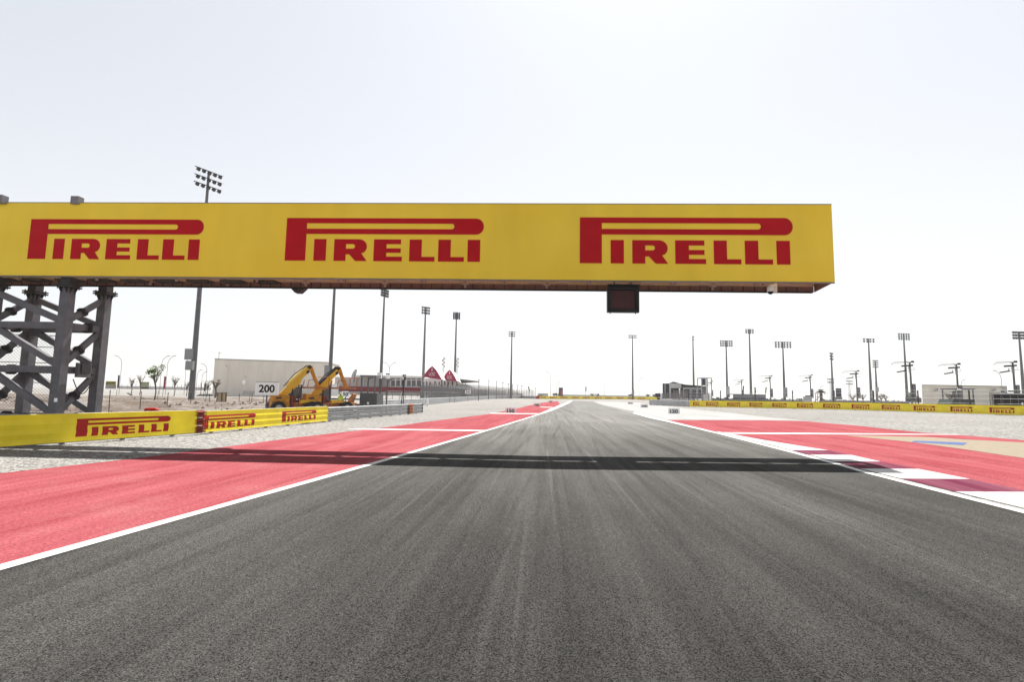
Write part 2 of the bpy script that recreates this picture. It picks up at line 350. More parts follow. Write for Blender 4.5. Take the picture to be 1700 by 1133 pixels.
# pale far strip of track at the corner and dark patch
# ---------------------------------------------------------------- rough sandy ground behind the left barrier
from mathutils import noise as NZ
def sstep(a, b, x):
    t = min(max((x - a) / (b - a), 0), 1); return t * t * (3 - 2 * t)
def mound(x, y):
    e = sstep(31, 38, y) * (1 - sstep(100, 125, y)) * (1 - sstep(-.42, -.33, x / y)) * (1 - sstep(-1.5, -1.2, -x / y * -1) * 0)
    e *= sstep(-2.0, -1.8, x / y)
    nn = NZ.fractal(Vector((x * .09, y * .07, 3)), 1, 2, 5)
    r = .55 * math.exp(-((y - 44 - .35 * (x + 30)) / 4.5) ** 2)
    return e * (.32 + .48 * nn + r + .09 * NZ.noise(Vector((x * 1.3, y * 1.3, 1)))) - .02
g = MB(); nx, ny = 120, 80
vs = []
for j in range(ny + 1):
    y = 30 * (126 / 30) ** (j / ny)
    for i in range(nx + 1):
        x = y * (-2.0 + (1.67) * i / nx); vs.append((x, y, mound(x, y)))
g.add(vs, [(j * (nx + 1) + i, j * (nx + 1) + i + 1, (j + 1) * (nx + 1) + i + 1, (j + 1) * (nx + 1) + i) for j in range(ny) for i in range(nx)], True)
g.build('sand', 'sand', kind='structure')
rk = MB(); rr_ = random.Random(5)
for i in range(2600):
    y = 31.5 + 45 * rr_.random() ** 1.6; x = y * rr_.uniform(-1.35, -.36); z = mound(x, y)
    if NZ.noise(Vector((x * .22, y * .22, 8))) < -.05: continue
    s_ = rr_.uniform(.04, .13) * (1 + y / 90); p_ = Vector((x, y, z)); a = rr_.uniform(0, 6)
    vs_ = [p_ + Vector((math.cos(a + k * 1.57) * s_ * rr_.uniform(.7, 1.3), math.sin(a + k * 1.57) * s_ * rr_.uniform(.7, 1.3), -.02)) for k in range(4)] + [p_ + Vector((rr_.uniform(-.3, .3) * s_, 0, s_ * rr_.uniform(.5, 1.1)))]
    rk.add(vs_, [(0, 1, 4), (1, 2, 4), (2, 3, 4), (3, 0, 4)])
mat('stone', (.17, .14, .12), .95, var=.4, scale=2, spec=0)
o = rk.build('rubble', 'stone', kind='stuff'); o['label'] = 'loose stones strewn over the sand behind the left barrier'; o['category'] = 'stones'
# dry strip behind the right barrier
sheet('verge', [(1150, 670.5), (1700, 683), (2200, 700), (2200, 680), (1700, 676), (1400, 671), (1190, 667)], 'grass_dry', 2)

# ---------------------------------------------------------------- the wordmark (flat printed sheet, 1162 x 240 units)
def arc(cx, cy, r, a0, a1, n=8, ry=None):
    ry = ry or r
    return [(cx + r * math.cos(math.radians(a0 + (a1 - a0) * i / n)), cy + ry * math.sin(math.radians(a0 + (a1 - a0) * i / n))) for i in range(n + 1)]
LOGO = [
    [(0, 0), (122, 0), (122, 240), (0, 240)],
    [(122, 0), (1117, 0)] + arc(1117, 45, 45, -90, 90, 12)[1:] + [(122, 90), (122, 60), (975, 60)] + arc(975, 45, 15, 90, -90, 8)[1:] + [(122, 30)],
    [(170, 118), (243, 118), (243, 240), (170, 240)],
    [(289, 118), (360, 118), (360, 240), (289, 240)],
    [(360, 118), (435, 118)] + arc(435, 160, 48, -90, 50, 9, 42)[1:] + [(452, 197), (485, 240), (417, 240), (380, 203), (360, 203), (360, 171), (400, 171)] + arc(400, 158.5, 12.5, 90, -90, 6)[1:] + [(360, 146)],
    [(523, 118), (682, 118), (682, 145), (598, 145), (598, 168), (682, 168), (682, 193), (598, 193), (598, 214), (690, 214), (690, 240), (523, 240)],
    [(732, 118), (804, 118), (804, 214), (880, 214), (880, 240), (732, 240)],
    [(900, 118), (973, 118), (973, 214), (1050, 214), (1050, 240), (900, 240)],
    [(1070, 118), (1143, 118), (1143, 240), (1070, 240)]]
def logo(origin, ux, width, height, parent, mt='logo_red', off=.004, prof=None, cutz=(), name='wordmark', ups=(0, 0, 1), clip=None):
    """origin = lower left corner on the surface, ux = unit vector along the panel, outward normal = up x ... towards camera"""
    ux = Vector(ux); n = Vector((ux.y, -ux.x, 0)); bm = bmesh.new()
    for poly in LOGO:
        vs = [bm.verts.new((x / 1162 * width, 0, (1 - y / 240) * height)) for x, y in poly]
        bm.faces.new(vs).normal_update()
    bmesh.ops.triangulate(bm, faces=bm.faces[:])
    for z in cutz:
        bmesh.ops.bisect_plane(bm, geom=bm.verts[:] + bm.edges[:] + bm.faces[:], plane_co=(0, 0, z - Vector(origin).z), plane_no=(0, 0, 1))
    if clip: bmesh.ops.bisect_plane(bm, geom=bm.verts[:] + bm.edges[:] + bm.faces[:], plane_co=(clip * width, 0, 0), plane_no=(1, 0, 0), clear_outer=True)
    o = Vector(origin)
    for v in bm.verts:
        a, z = v.co.x, v.co.z
        d = off + (prof(z + o.z) if prof else 0)
        v.co = o + ux * a + Vector((0, 0, z)) + n * d
    me = bpy.data.meshes.new(name)
    if parent is not None:
        bm.transform(pmat(parent).inverted())
    bmesh.ops.recalc_face_normals(bm, faces=bm.faces[:])
    bm.to_mesh(me); bm.free(); return link(name, me, mt, parent)
def text_obj(s, x0, x1, z0, z1, parent, mt='ink', y=-.03, bold=.02, name='lettering'):
    """text fitted to the rectangle, on the -Y side of its parent's plane (local coordinates)"""
    cu = bpy.data.curves.new('t', 'FONT'); cu.body = s; cu.offset = bold; cu.resolution_u = 4; cu.extrude = 0
    ob = bpy.data.objects.new('t', cu); C.objects.link(ob); dg = bpy.context.evaluated_depsgraph_get()
    me = bpy.data.meshes.new_from_object(ob.evaluated_get(dg)); bpy.data.objects.remove(ob); me.name = name
    X = [v.co.x for v in me.vertices]; Yv = [v.co.y for v in me.vertices]
    a, b, c, d = min(X), max(X), min(Yv), max(Yv)
    for v in me.vertices:
        v.co = Vector((x0 + (v.co.x - a) / (b - a) * (x1 - x0), y, z0 + (v.co.y - c) / (d - c) * (z1 - z0)))
    me.materials.clear(); return link(name, me, mt, parent)

# ---------------------------------------------------------------- overhead gantry
GA = Vector((-19.20, 19.52, 0)); GB = Vector((11.27, 18.235, 0)); GU = (GB - GA).normalized(); GN = Vector((-GU.y, GU.x, 0))  # GN points away from camera
GA = GA - GU * 9
ZB, ZT, DP = 6.03, 8.83, 1.36
rzg = math.atan2(GU.y, GU.x)
gan = thing('track_gantry', 'overhead gantry with long yellow banner spanning the track, carried by a grey lattice tower', 'gantry', (-15, 19.4, 0), rzg)
L = (GB - GA).length
def gp(a, d, z): return GA + GU * a + GN * d + Vector((0, 0, z))
fp = MB(); NP = 26
fp.prism([gp(0, 0, ZB), gp(L, 0, ZB), gp(L, 0, ZT), gp(0, 0, ZT)], GN * .05)
fpo = fp.build('front_banner', 'banner_yellow', gan, True)
fr = MB()
for zz in (ZB - .03, ZT + .012): fr.bar(gp(0, .03, zz), gp(L, .03, zz), .07, .03)
fr.build('banner_edge', 'grey_steel_light', gan, True)
for x0, yt, x1, yb in ((48.5, 364.3, 337, 431), (474.5, 362.5, 803, 434), (962.5, 361.5, 1317, 438.5)):
    # intersect with the banner plane
    def hit(px, py):
        d = ray(px, py); o = Vector((0, 0, H0)); k = (GA - o).dot(GN) / d.dot(GN); return o + d * k
    A = hit(x0, (yt + yb) / 2); B = hit(x1, (yt + yb) / 2); wdt = (B - A).dot(GU)
    zc = (A.z + B.z) / 2; hh = wdt * 240 / 1162 * 1.0
    zt_ = hit((x0 + x1) / 2, yt).z; zb_ = hit((x0 + x1) / 2, yb).z
    logo((A.x, A.y, zb_), GU, wdt, zt_ - zb_, fpo)
bp = MB(); bp.prism([gp(0, DP, ZB - .10), gp(L - .03, DP, ZB - .10), gp(L - .03, DP, 8.0), gp(0, DP, 8.0)], GN * .04)
bp.build('rear_banner', 'brown_sheet', gan, True)
rb = MB(); a = .3
while a < L - .3:
    rb.bar(gp(a, DP - .012, ZB - .10), gp(a, DP - .012, 7.95), .02, .02, up=GU); a += .37 + .05 * random.random()
rb.bar(gp(0, DP - .03, ZB - .12), gp(L - .1, DP - .03, ZB - .12), .07, .05)
rb.build('rear_batten', 'black_plastic', gan, True)
# right end cap and the truss
ec = MB(); ec.prism([gp(L - .03, .06, ZB), gp(L - .03, DP - .02, ZB - .1), gp(L - .03, DP - .02, 8.0), gp(L - .03, .06, ZT - .02)], GU * .03); ec.build('end_banner', 'brown_sheet', gan, True)
tr = MB(); zi, zo = ZB + .12, ZT - .25
for d in (.115, DP - .22):
    tr.bar(gp(0, d, zi), gp(L - .15, d, zi), .10); tr.bar(gp(0, d, zo), gp(L - .15, d, zo), .10)
a = 0; k = 0; st = 1.55
while a + st < L:
    d0, d1 = (.42, DP - .22) if k % 2 == 0 else (DP - .22, .42)
    tr.bar(gp(a, d0, zi - .02), gp(a + st, d1, zi - .02), .07)
    tr.bar(gp(a, .36, zi), gp(a, DP - .22, zi), .06)
    for d in (.115, DP - .22): tr.bar(gp(a, d, zi if k % 2 else zo), gp(a + st, d, zo if k % 2 else zi), .09)
    tr.box(gp(a, d0, zi - .07), (.26, .16, .05), rzg); tr.tube(gp(a, d0, zi - .2), gp(a, d0, zi - .05), .05)
    a += st; k += 1
tr.build('truss', 'truss_paint', gan, True)
# walkway grating fragments seen at the tower end
for i in range(9):
    wg = MB(); a = 8 + i * 1.3; wg.bar(gp(a, .55, ZB - .03), gp(a + .8, .55, ZB - .03), .03, .09); wg.bar(gp(a, .95, ZB - .03), gp(a + .8, .95, ZB - .03), .03, .09)
    for j in range(5): wg.bar(gp(a + j * .2, .55, ZB - .03), gp(a + j * .2 + .05, .95, ZB - .03), .02, .08)
    wg.build('grating', 'dark_steel', gan, True)
# tower: four square columns, three braced bays
def colpos(px, py, Y): p = W(px, py, Y); return Vector((p.x, p.y, 0))
Az = colpos(112, 540, 19.15 - .0); Bz = Az + GN * 1.75 + GU * .10; Dz = Az - GU * 2.55; Cz = Bz - GU * 2.55
cs = .33; zc = ZB - .36
Az = colpos(113.5, 480, 19.72); Dz = Az - GU * 2.85; Bz = colpos(174, 500, 21.15); Cz = Bz - GU * 2.95
for p, top in ((Az, ZT + .36), (Dz, ZT + .36), (Bz, zc), (Cz, zc)):
    col = MB(); col.box((p.x, p.y, zc / 2), (cs, cs, zc), rzg + .0)
    if top > zc: pass
    co_ = col.build('column', 'grey_steel', gan, True)
    fl = MB(); fl.box((p.x, p.y, zc - .02), (cs * 1.75, cs * 1.75, .05), rzg); fl.box((p.x, p.y, zc + .06), (cs * 1.75, cs * 1.75, .05), rzg)
    for s1 in range(4):
        an = rzg + s1 * math.pi / 2
        for o_ in (-.1, .1):
            dx = Vector((math.cos(an), math.sin(an), 0)); dy = Vector((-dx.y, dx.x, 0)); q = p + dx * (cs / 2) + dy * o_
            fl.prism([q + Vector((0, 0, zc - .05)), q + dx * .13 + Vector((0, 0, zc - .05)), q + Vector((0, 0, zc - .28))], dy * .015)
        fl.tube(p + dx * .24 + dy * .2 + Vector((0, 0, zc - .1)), p + dx * .24 + dy * .2 + Vector((0, 0, zc + .14)), .02, n=6)
    fl.box((p.x, p.y, zc + .2), (cs * 1.05, cs * 1.05, .3), rzg)
    fl.build('flange', 'dark_steel', co_, True)
for p in (Az, Dz):
    q = W(128 if p is Az else 2, 336, 19.45); st_ = MB(); st_.box((q.x, q.y - .0, ZT + .09), (.30, .26, .30), rzg)
    st_.build('column_head', 'grey_steel_light', gan, True)
def brace(p, zp, q, zq, w=.2, plate=.5, mt='grey_steel'):
    P_, Q_ = Vector((p.x, p.y, zp)), Vector((q.x, q.y, zq)); b = MB(); b.bar(P_, Q_, w * .8, w); o = b.build('brace', mt, gan, True)
    if plate:
        mpt = P_.lerp(Q_, plate); d = (Q_ - P_).normalized(); pl = MB()
        for s1 in (-.035, .035): pl.bar(mpt + d * (s1 - .012), mpt + d * (s1 + .012), w * 1.5, w * 1.5)
        for i in (-1, 0, 1):
            side = d.cross(Vector((0, 0, 1))).normalized(); upv = side.cross(d)
            for vv in (side, upv):
                for sg in (-1, 1):
                    c = mpt + vv * sg * w * .5 + (upv if vv is side else side) * i * w * .4
                    pl.prism([c - d * .15, c + d * .15, c + d * .05 + vv * sg * w * .3, c - d * .05 + vv * sg * w * .3], (upv if vv is side else side) * .012)
        pl.build('splice_plate', 'dark_steel', o, True)
lev = [5.45, 4.2, 2.55, .75]
for f_, (p, q) in enumerate(((Dz, Az), (Cz, Bz), (Az, Bz), (Dz, Cz))):
    for i in range(3):
        zt_, zb_ = lev[i], lev[i + 1]
        if f_ < 2: brace(p, zt_, q, zb_ + .12, .22, 0 if f_ == 0 else 0)
        else: brace(p, zb_ + .12, q, zt_, .2, .42)
        brace(p, zb_, q, zb_, .24, .6 if f_ >= 2 else 0)
bx = MB(); c = Az.lerp(Bz, .45) + Vector((0, 0, 2.55)); bx.box(c - GN * .0 + GU * .22, (.12, .6, .55), rzg); bx.build('control_box', 'grey_steel', gan, True)
bx = MB(); bx.box(c + GU * .31 + Vector((0, 0, .05)), (.06, .4, .36), rzg); bx.bar(c + GU * .3 + GN * -.25 + Vector((0, 0, .30)), c + GU * .3 + GN * .25 + Vector((0, 0, .30)), .05, .05); bx.build('box_door', 'dark_steel', gan, True)
cb = MB(); pts = [c + GU * .3 + GN * (-.5 + .9 * i / 10) + Vector((0, 0, -.35 - .55 * math.sin(math.pi * i / 10))) for i in range(11)]; cb.path(pts, .018, 5); cb.build('cable', 'black_plastic', gan, True)
pl = MB(); q = Az - GN * (cs / 2 + .004) + GU * .05 + Vector((0, 0, 1.35)); pl.prism([q, q + GU * .13, q + GU * .13 + Vector((0, 0, .14)), q + Vector((0, 0, .14))], -GN * .004); pl.build('number_plate', 'white_board', gan, True)
# cones on top and the bracket below
for px, py in ((460, 334.5), (1046, 331)):
    p = W(px, py + 4, 19.6); k = MB(); k.tube((p.x, p.y, ZT - .1), (p.x, p.y, ZT + .12), .16, .05, 6); k.tube((p.x, p.y, ZT + .1), (p.x, p.y, ZT + .2), .04, n=6)
    k.build('top_bracket', 'grey_steel', gan, True)
p = W(494, 474, 20.4); k = MB(); k.add([(p.x - .30, p.y, ZB - .1), (p.x + .30, p.y, ZB - .1), (p.x + .1, p.y, ZB - .30), (p.x - .1, p.y, ZB - .30), (p.x - .30, p.y + .3, ZB - .1), (p.x + .30, p.y + .3, ZB - .1), (p.x + .1, p.y + .3, ZB - .30), (p.x - .1, p.y + .3, ZB - .30)], [(0, 1, 2, 3), (7, 6, 5, 4), (0, 4, 5, 1), (1, 5, 6, 2), (2, 6, 7, 3), (3, 7, 4, 0)])
k.build('under_bracket', 'dark_steel', gan, True)

# hanging screen
s0 = W(1034, 498, 18.75); scr = thing('signal_screen', 'black framed dark electronic screen hanging under the yellow gantry banner', 'screen', (s0.x, s0.y, s0.z), rzg)
wd, ht = 1.13, .93
b = MB()
for c_, d_ in (((-wd / 2 + .06, 0, 0), (.12, .22, ht)), ((wd / 2 - .06, 0, 0), (.12, .22, ht)), ((0, 0, ht / 2 - .06), (wd - .24, .22, .12)), ((0, 0, -ht / 2 + .06), (wd - .24, .22, .12)), ((0, .10, 0), (wd - .24, .06, ht - .24))): b.box(c_, d_)
b.add([(-wd / 2, -.11, ht / 2), (wd / 2, -.11, ht / 2), (wd / 2 + .02, -.3, ht / 2 + .02), (-wd / 2 - .02, -.3, ht / 2 + .02), (-wd / 2, -.11, ht / 2 + .03), (wd / 2, -.11, ht / 2 + .03), (wd / 2 + .02, -.3, ht / 2 + .04), (-wd / 2 - .02, -.3, ht / 2 + .04)], [(0, 1, 2, 3), (7, 6, 5, 4), (0, 3, 7, 4), (1, 5, 6, 2), (3, 2, 6, 7)])
b.build('housing', 'black_plastic', scr)
b = MB(); b.box((0, .03, 0), (wd - .25, .03, ht - .25)); b.build('display', 'screen_dark', scr)
for x in (-.45, .45): b = MB(); b.tube((x, 0, -ht / 2 - .05), (x, 0, -ht / 2 + .01), .02, n=6); b.build('foot', 'black_plastic', scr)
b = MB()
for x in (-.3, .3): b.bar((x, .03, ht / 2), (x, .03, ht / 2 + .25), .06)
b.bar((-.5, .03, ht / 2 + .08), (.5, .03, ht / 2 + .08), .05); b.build('hanger', 'grey_steel', scr)
# dome camera
d0 = W(1280, 482, 18.8); cm = thing('dome_camera', 'small white dome camera on a bracket under the right end of the gantry', 'camera', (d0.x, d0.y, d0.z), rzg)
b = MB(); b.tube((-.04, -.05, -.07), (-.04, -.05, .1), .12, .11, 12); b.dome((-.04, -.05, .1), .11, 12, 3, .5); b.build('housing', 'white_plastic', cm)
b = MB(); b.dome((-.04, -.05, -.07), .10, 12, 4, 1, False); b.build('lens_dome', 'black_plastic', cm)
b = MB(); b.bar((-.05, -.05, .17), (.2, .1, .17), .07, .07); b.box((.2, .1, .12), (.09, .09, .35)); b.build('bracket', 'white_plastic', cm)

# ---------------------------------------------------------------- barriers
def P2(a, b, t): return Vector(a).lerp(Vector(b), t)
def wrail(mb, pts, z0, h, dep=.07, top=None, thick=True):
    """W-beam rail swept along pts (facing the track side n)"""
    prof = [(0, 0), (.02, .12), (dep, .22), (dep, .34), (.01, .46), (.01, .54), (dep, .66), (dep, .78), (.02, .88), (0, 1)]
    m_ = len(prof); vs = []
    for i, p in enumerate(pts):
        a = pts[max(i - 1, 0)]; b_ = pts[min(i + 1, len(pts) - 1)]; u = (b_ - a); u.z = 0; u.normalize(); nn = Vector((u.y, -u.x, 0))
        if nn.dot(p) > 0: nn = -nn
        for d, z in prof: vs.append(p + nn * d + Vector((0, 0, z0 + z * h)))
    mb.add(vs, [(i * m_ + j, (i + 1) * m_ + j, (i + 1) * m_ + j + 1, i * m_ + j + 1) for i in range(len(pts) - 1) for j in range(m_ - 1)])
def barrier(name, label, cat, pts, hts, rail_mt='galvanised', post_sp=2.0, group=None, n=3, posts=True):
    c = pts[0]; o = thing(name, label, cat, (c.x, c.y, c.z), 0, group)
    fine = []
    for i in range(len(pts) - 1):
        m_ = max(2, int((pts[i + 1] - pts[i]).length / 2))
        fine += [pts[i].lerp(pts[i + 1], k / m_) for k in range(m_)]
    fine.append(pts[-1]); h = hts / n
    for k in range(n):
        mb = MB(); wrail(mb, fine, .06 + k * h, h * .93); mb.build('rail', rail_mt, o, True)
    if posts:
        L_ = 0; seg = [(fine[i], fine[i + 1]) for i in range(len(fine) - 1)]; nextp = .6; cnt = 0
        for a, b in seg:
            l_ = (b - a).length
            while nextp < L_ + l_:
                p = a.lerp(b, (nextp - L_) / l_); u = (b - a).normalized(); nn = Vector((u.y, -u.x, 0));
                if nn.dot(p) > 0: nn = -nn
                q = MB(); q.box(p - nn * .1 + Vector((0, 0, hts / 2)), (.1, .13, hts - .02), math.atan2(u.y, u.x)); q.build('post', 'grey_steel', o, True)
                nextp += post_sp; cnt += 1
            L_ += l_
    return o
PZ = [.0, .10, .18, .27, .36, .44, .53, .62, .70, .80, .90, 1.0]
def hpan(z, hh):     # vinyl stretched over the rails: shallow horizontal waves
    return .012 * math.cos(z / hh * 3 * 2 * math.pi) - .012
def ad_panel(o, a, b, z0, hh, mt='barrier_yellow', back=True):
    u = (b - a); u.z = 0; u.normalize(); n = Vector((u.y, -u.x, 0))
    if n.dot(a) > 0: n = -n
    vs = []; zs = [z0 + hh * i / 12 for i in range(13)]
    for p in (a, b):
        for z in zs: vs.append(p + n * (.12 + hpan(z - z0, hh)) + Vector((0, 0, z)))
    k = 13; fs = [(j, k + j, k + j + 1, j + 1) for j in range(12)]
    mb = MB(); mb.add(vs, fs)
    t0 = vs[12]; t1 = vs[25]; mb.add([t0, t1, t1 - n * .13, t0 - n * .13, t0 - n * .13 - Vector((0, 0, .12)), t1 - n * .13 - Vector((0, 0, .12))], [(0, 1, 2, 3), (3, 2, 5, 4)])
    mb.add([vs[0], vs[12], vs[12] - n * .13, vs[0] - n * .13], [(0, 1, 2, 3)]); mb.add([vs[13], vs[25], vs[25] - n * .13, vs[13] - n * .13], [(0, 1, 2, 3)])
    return mb.build('ad_panel', mt, o, True), u, n
# left near barrier
l0, l1, l2, l3 = G(0, 747), G(330, 722), G(541, 701.3), G(700, 686.5)
l0b = l0 + (l0 - l1) * 1.0
l1a = l0.lerp(l1, .985)
lb = barrier('advertising_barrier', 'nearest yellow barrier with one large red wordmark, in front of the lattice tower', 'barrier', [l0b, l1], 1.0, 'galvanised')
u_ = (l1 - l0).normalized(); n_ = Vector((u_.y, -u_.x, 0))
pa, u1, n1 = ad_panel(lb, l0b, l1 - u_ * .25, .09, .93)
def barrier_logo(par, a, b, px0, px1, z0, zh, hh, zb=.09, clip=None):
    """logo between two pixel columns on the vertical plane through a,b"""
    u = (b - a); u.z = 0; u.normalize(); n = Vector((u.y, -u.x, 0)); 
    if n.dot(a) > 0: n = -n; 
    def hx(px):
        base = a + n * .12; o = Vector((0, 0, H0)); d = ray(px, 700); k = (base - o).dot(n) / d.dot(n); return o + d * k
    A, B = hx(px0), hx(px1); wdt = (B - A).dot(u); fl = wdt < 0
    logo((A.x, A.y, a.z + z0), u, abs(wdt), zh, par, 'barrier_red', .005, lambda z: hpan(z - a.z - zb, hh), [a.z + zb + hh * i / 12 for i in range(13)], clip=clip)
barrier_logo(pa, l0, l1, 128, 283, .24, .60, .93)
j1 = MB(); wr = [l1 - u_ * .30, l1 + u_ * .12]
for k in range(3): wrail(j1, [p + n_ * .06 for p in wr], .06 + k * .333, .30, .12)
j1.build('rail_end', 'rust_red', lb, True)
u2_ = (l2 - l1).normalized(); l1s = l1 + u2_ * .25
lc = barrier('advertising_barrier', 'shorter yellow steel barrier with two red wordmarks, beside the 200 board', 'barrier', [l1s, l2], .96)
pb, u2, n2 = ad_panel(lc, l1s, l2, .09, .88)
barrier_logo(pb, l1, l2, 336, 424, .21, .58, .88); barrier_logo(pb, l1, l2, 468, 524.5, .25, .55, .88)
ld = barrier('guard_rail', 'bare grey crash barrier continuing from the yellow panels, with an orange joint', 'barrier', [l2 + (l3 - l2).normalized() * .05, l3], .9)
jj = MB(); uu = (l3 - l2).normalized(); nn_ = Vector((uu.y, -uu.x, 0)); tt = (679.5 - 541) / 159.; q0 = G(676, 688.7); q1 = G(683, 688)
for k in range(3): wrail(jj, [q0 + nn_ * .09, q1 + nn_ * .09], .05 + k * .3, .28, .12)
jj.build('rail_joint', 'rust_orange', ld, True)
ee = MB()
for k in range(3): ee.box(l3 + nn_ * .03 + Vector((0, 0, .19 + k * .3)), (.05, .16, .25), math.atan2(uu.y, uu.x))
ee.build('end_cap', 'dark_steel', ld, True)
# red roll lying behind the barrier
q = W(253, 683, 21.5); rr = MB(); rr.tube((q.x - .3, q.y + .1, 1.0), (q.x + .12, q.y, 1.02), .13, .12, 12); rr.tube((q.x + .12, q.y, 1.02), (q.x + .36, q.y, 1.0), .12, .03, 12)
o = rr.build('rolled_flag', 'barrier_red'); o['label'] = 'rolled red cloth lying on top of the near yellow barrier'; o['category'] = 'flag'; o['group'] = None or 'red cloth'
del o['group']
# left far guard rail
fpx = [(600, 684.2), (640, 679.5), (672, 676), (700, 673.3), (740, 669.3), (777, 665.6), (810, 663.3), (840, 662.3), (866, 662.2), (889, 662.7)]
fl_ = [G(*p) for p in fpx]
lf = barrier('guard_rail', 'long grey crash barrier curving along the far left run-off below the mesh fence', 'barrier', fl_, 1.05, 'galvanised_far', 6.0)
wp = MB(); q = G(709.5, 674.3); wp.box(q + Vector((0, 0, .55)), (.3, .1, 1.15)); wp.build('white_post', 'white_board', lf, True)
# far yellow barrier across the corner
f0, f1 = G(889, 663.3), G(1092, 665.6)
f0 = Vector((f0.x, 215, 0)); f1 = Vector((f1.x, 215, 0))
f0 = W(889, 662.5, 212); f1 = W(1092, 666.4, 222); f0.z = gz(f0.x, f0.y); f1.z = gz(f1.x, f1.y)
fb = thing('advertising_barrier', 'distant yellow barrier across the end of the straight with ten tiny red wordmarks', 'barrier', f0)
h_ = MB(); uu = (f1 - f0).normalized(); nn = Vector((uu.y, -uu.x, 0)); h_.prism([f0 - Vector((0, 0, .1)), f1 - Vector((0, 0, .1)), f1 + Vector((0, 0, 1.15)), f0 + Vector((0, 0, 1.15))], -nn * .15)
pf = h_.build('ad_panel', 'barrier_yellow', fb, True)
for i, px in enumerate((899, 917, 934, 953, 971, 990, 1008, 1027, 1046, 1064)):
    a = f0.lerp(f1, (px - 5 - 889) / 203.); logo(a + Vector((0, 0, .28)), uu, 2.9, .62, pf, 'barrier_red', .01)
q0, q1 = f0, f0.lerp(f1, .03); k = MB(); k.prism([q0 + Vector((0, 0, -.05)), q1 + Vector((0, 0, -.05)), q1 + Vector((0, 0, 1.1)), q0 + Vector((0, 0, 1.1))], nn * .03); k.build('red_panel', 'barrier_red', fb, True)
# right barrier: plain grey then yellow boards
r0, r1, r2, r3 = W(1078, 664.5, 108), W(1145, 668, 93), W(1400, 671, 78), W(1700, 674, 60)
r4 = r3 + (r3 - r2) * .6
for r_ in (r0, r1, r2, r3, r4): r_.z = gz(r_.x, r_.y)
rg = barrier('guard_rail', 'short grey crash barrier between the two yellow barriers on the right', 'barrier', [r0, r1], 1.08, 'galvanised_far', 2.5)
k = MB(); k.box(r0 + Vector((0, 0, 1.1)), (5, .25, .06), 0); k.build('red_cap', 'rust_red', rg, True)
ra = barrier('advertising_barrier', 'long yellow barrier with a row of red wordmarks behind the right gravel', 'barrier', [r1, r2, r3, r4], 1.05, 'galvanised_far', 4.0)
p1, _, _ = ad_panel(ra, r1, r2, .06, 1.07); p2, _, _ = ad_panel(ra, r2, r3, .06, 1.07); p3, _, _ = ad_panel(ra, r3, r4, .06, 1.07)
# panels sit on rising ground: follow the end heights
for par, A_, B_, lst in ((p1, r1, r2, ((1151, 1169), (1173, 1193.5), (1208, 1229.5), (1245, 1266.5), (1283, 1307), (1324, 1351), (1367.5, 1396.5))), (p2, r2, r3, ((1415, 1445), (1465, 1496), (1518, 1554), (1579, 1616), (1644, 1686)))):
    for i, (a, b) in enumerate(lst):
        u = (B_ - A_); u.z = 0; u.normalize()
        o = Vector((0, 0, H0)); n = Vector((u.y, -u.x, 0)); d = ray((a + b) / 2, 676); n = n if n.dot(A_) < 0 else -n
        k_ = (A_ + n * .12 - o).dot(n) / d.dot(n); zc_ = gz((o + d * k_).x, (o + d * k_).y)
        AA = A_.copy(); AA.z = zc_
        barrier_logo(par, AA, B_, a, b, .26, .62, 1.07, .06, clip=.6 if (a == 1151) else None)

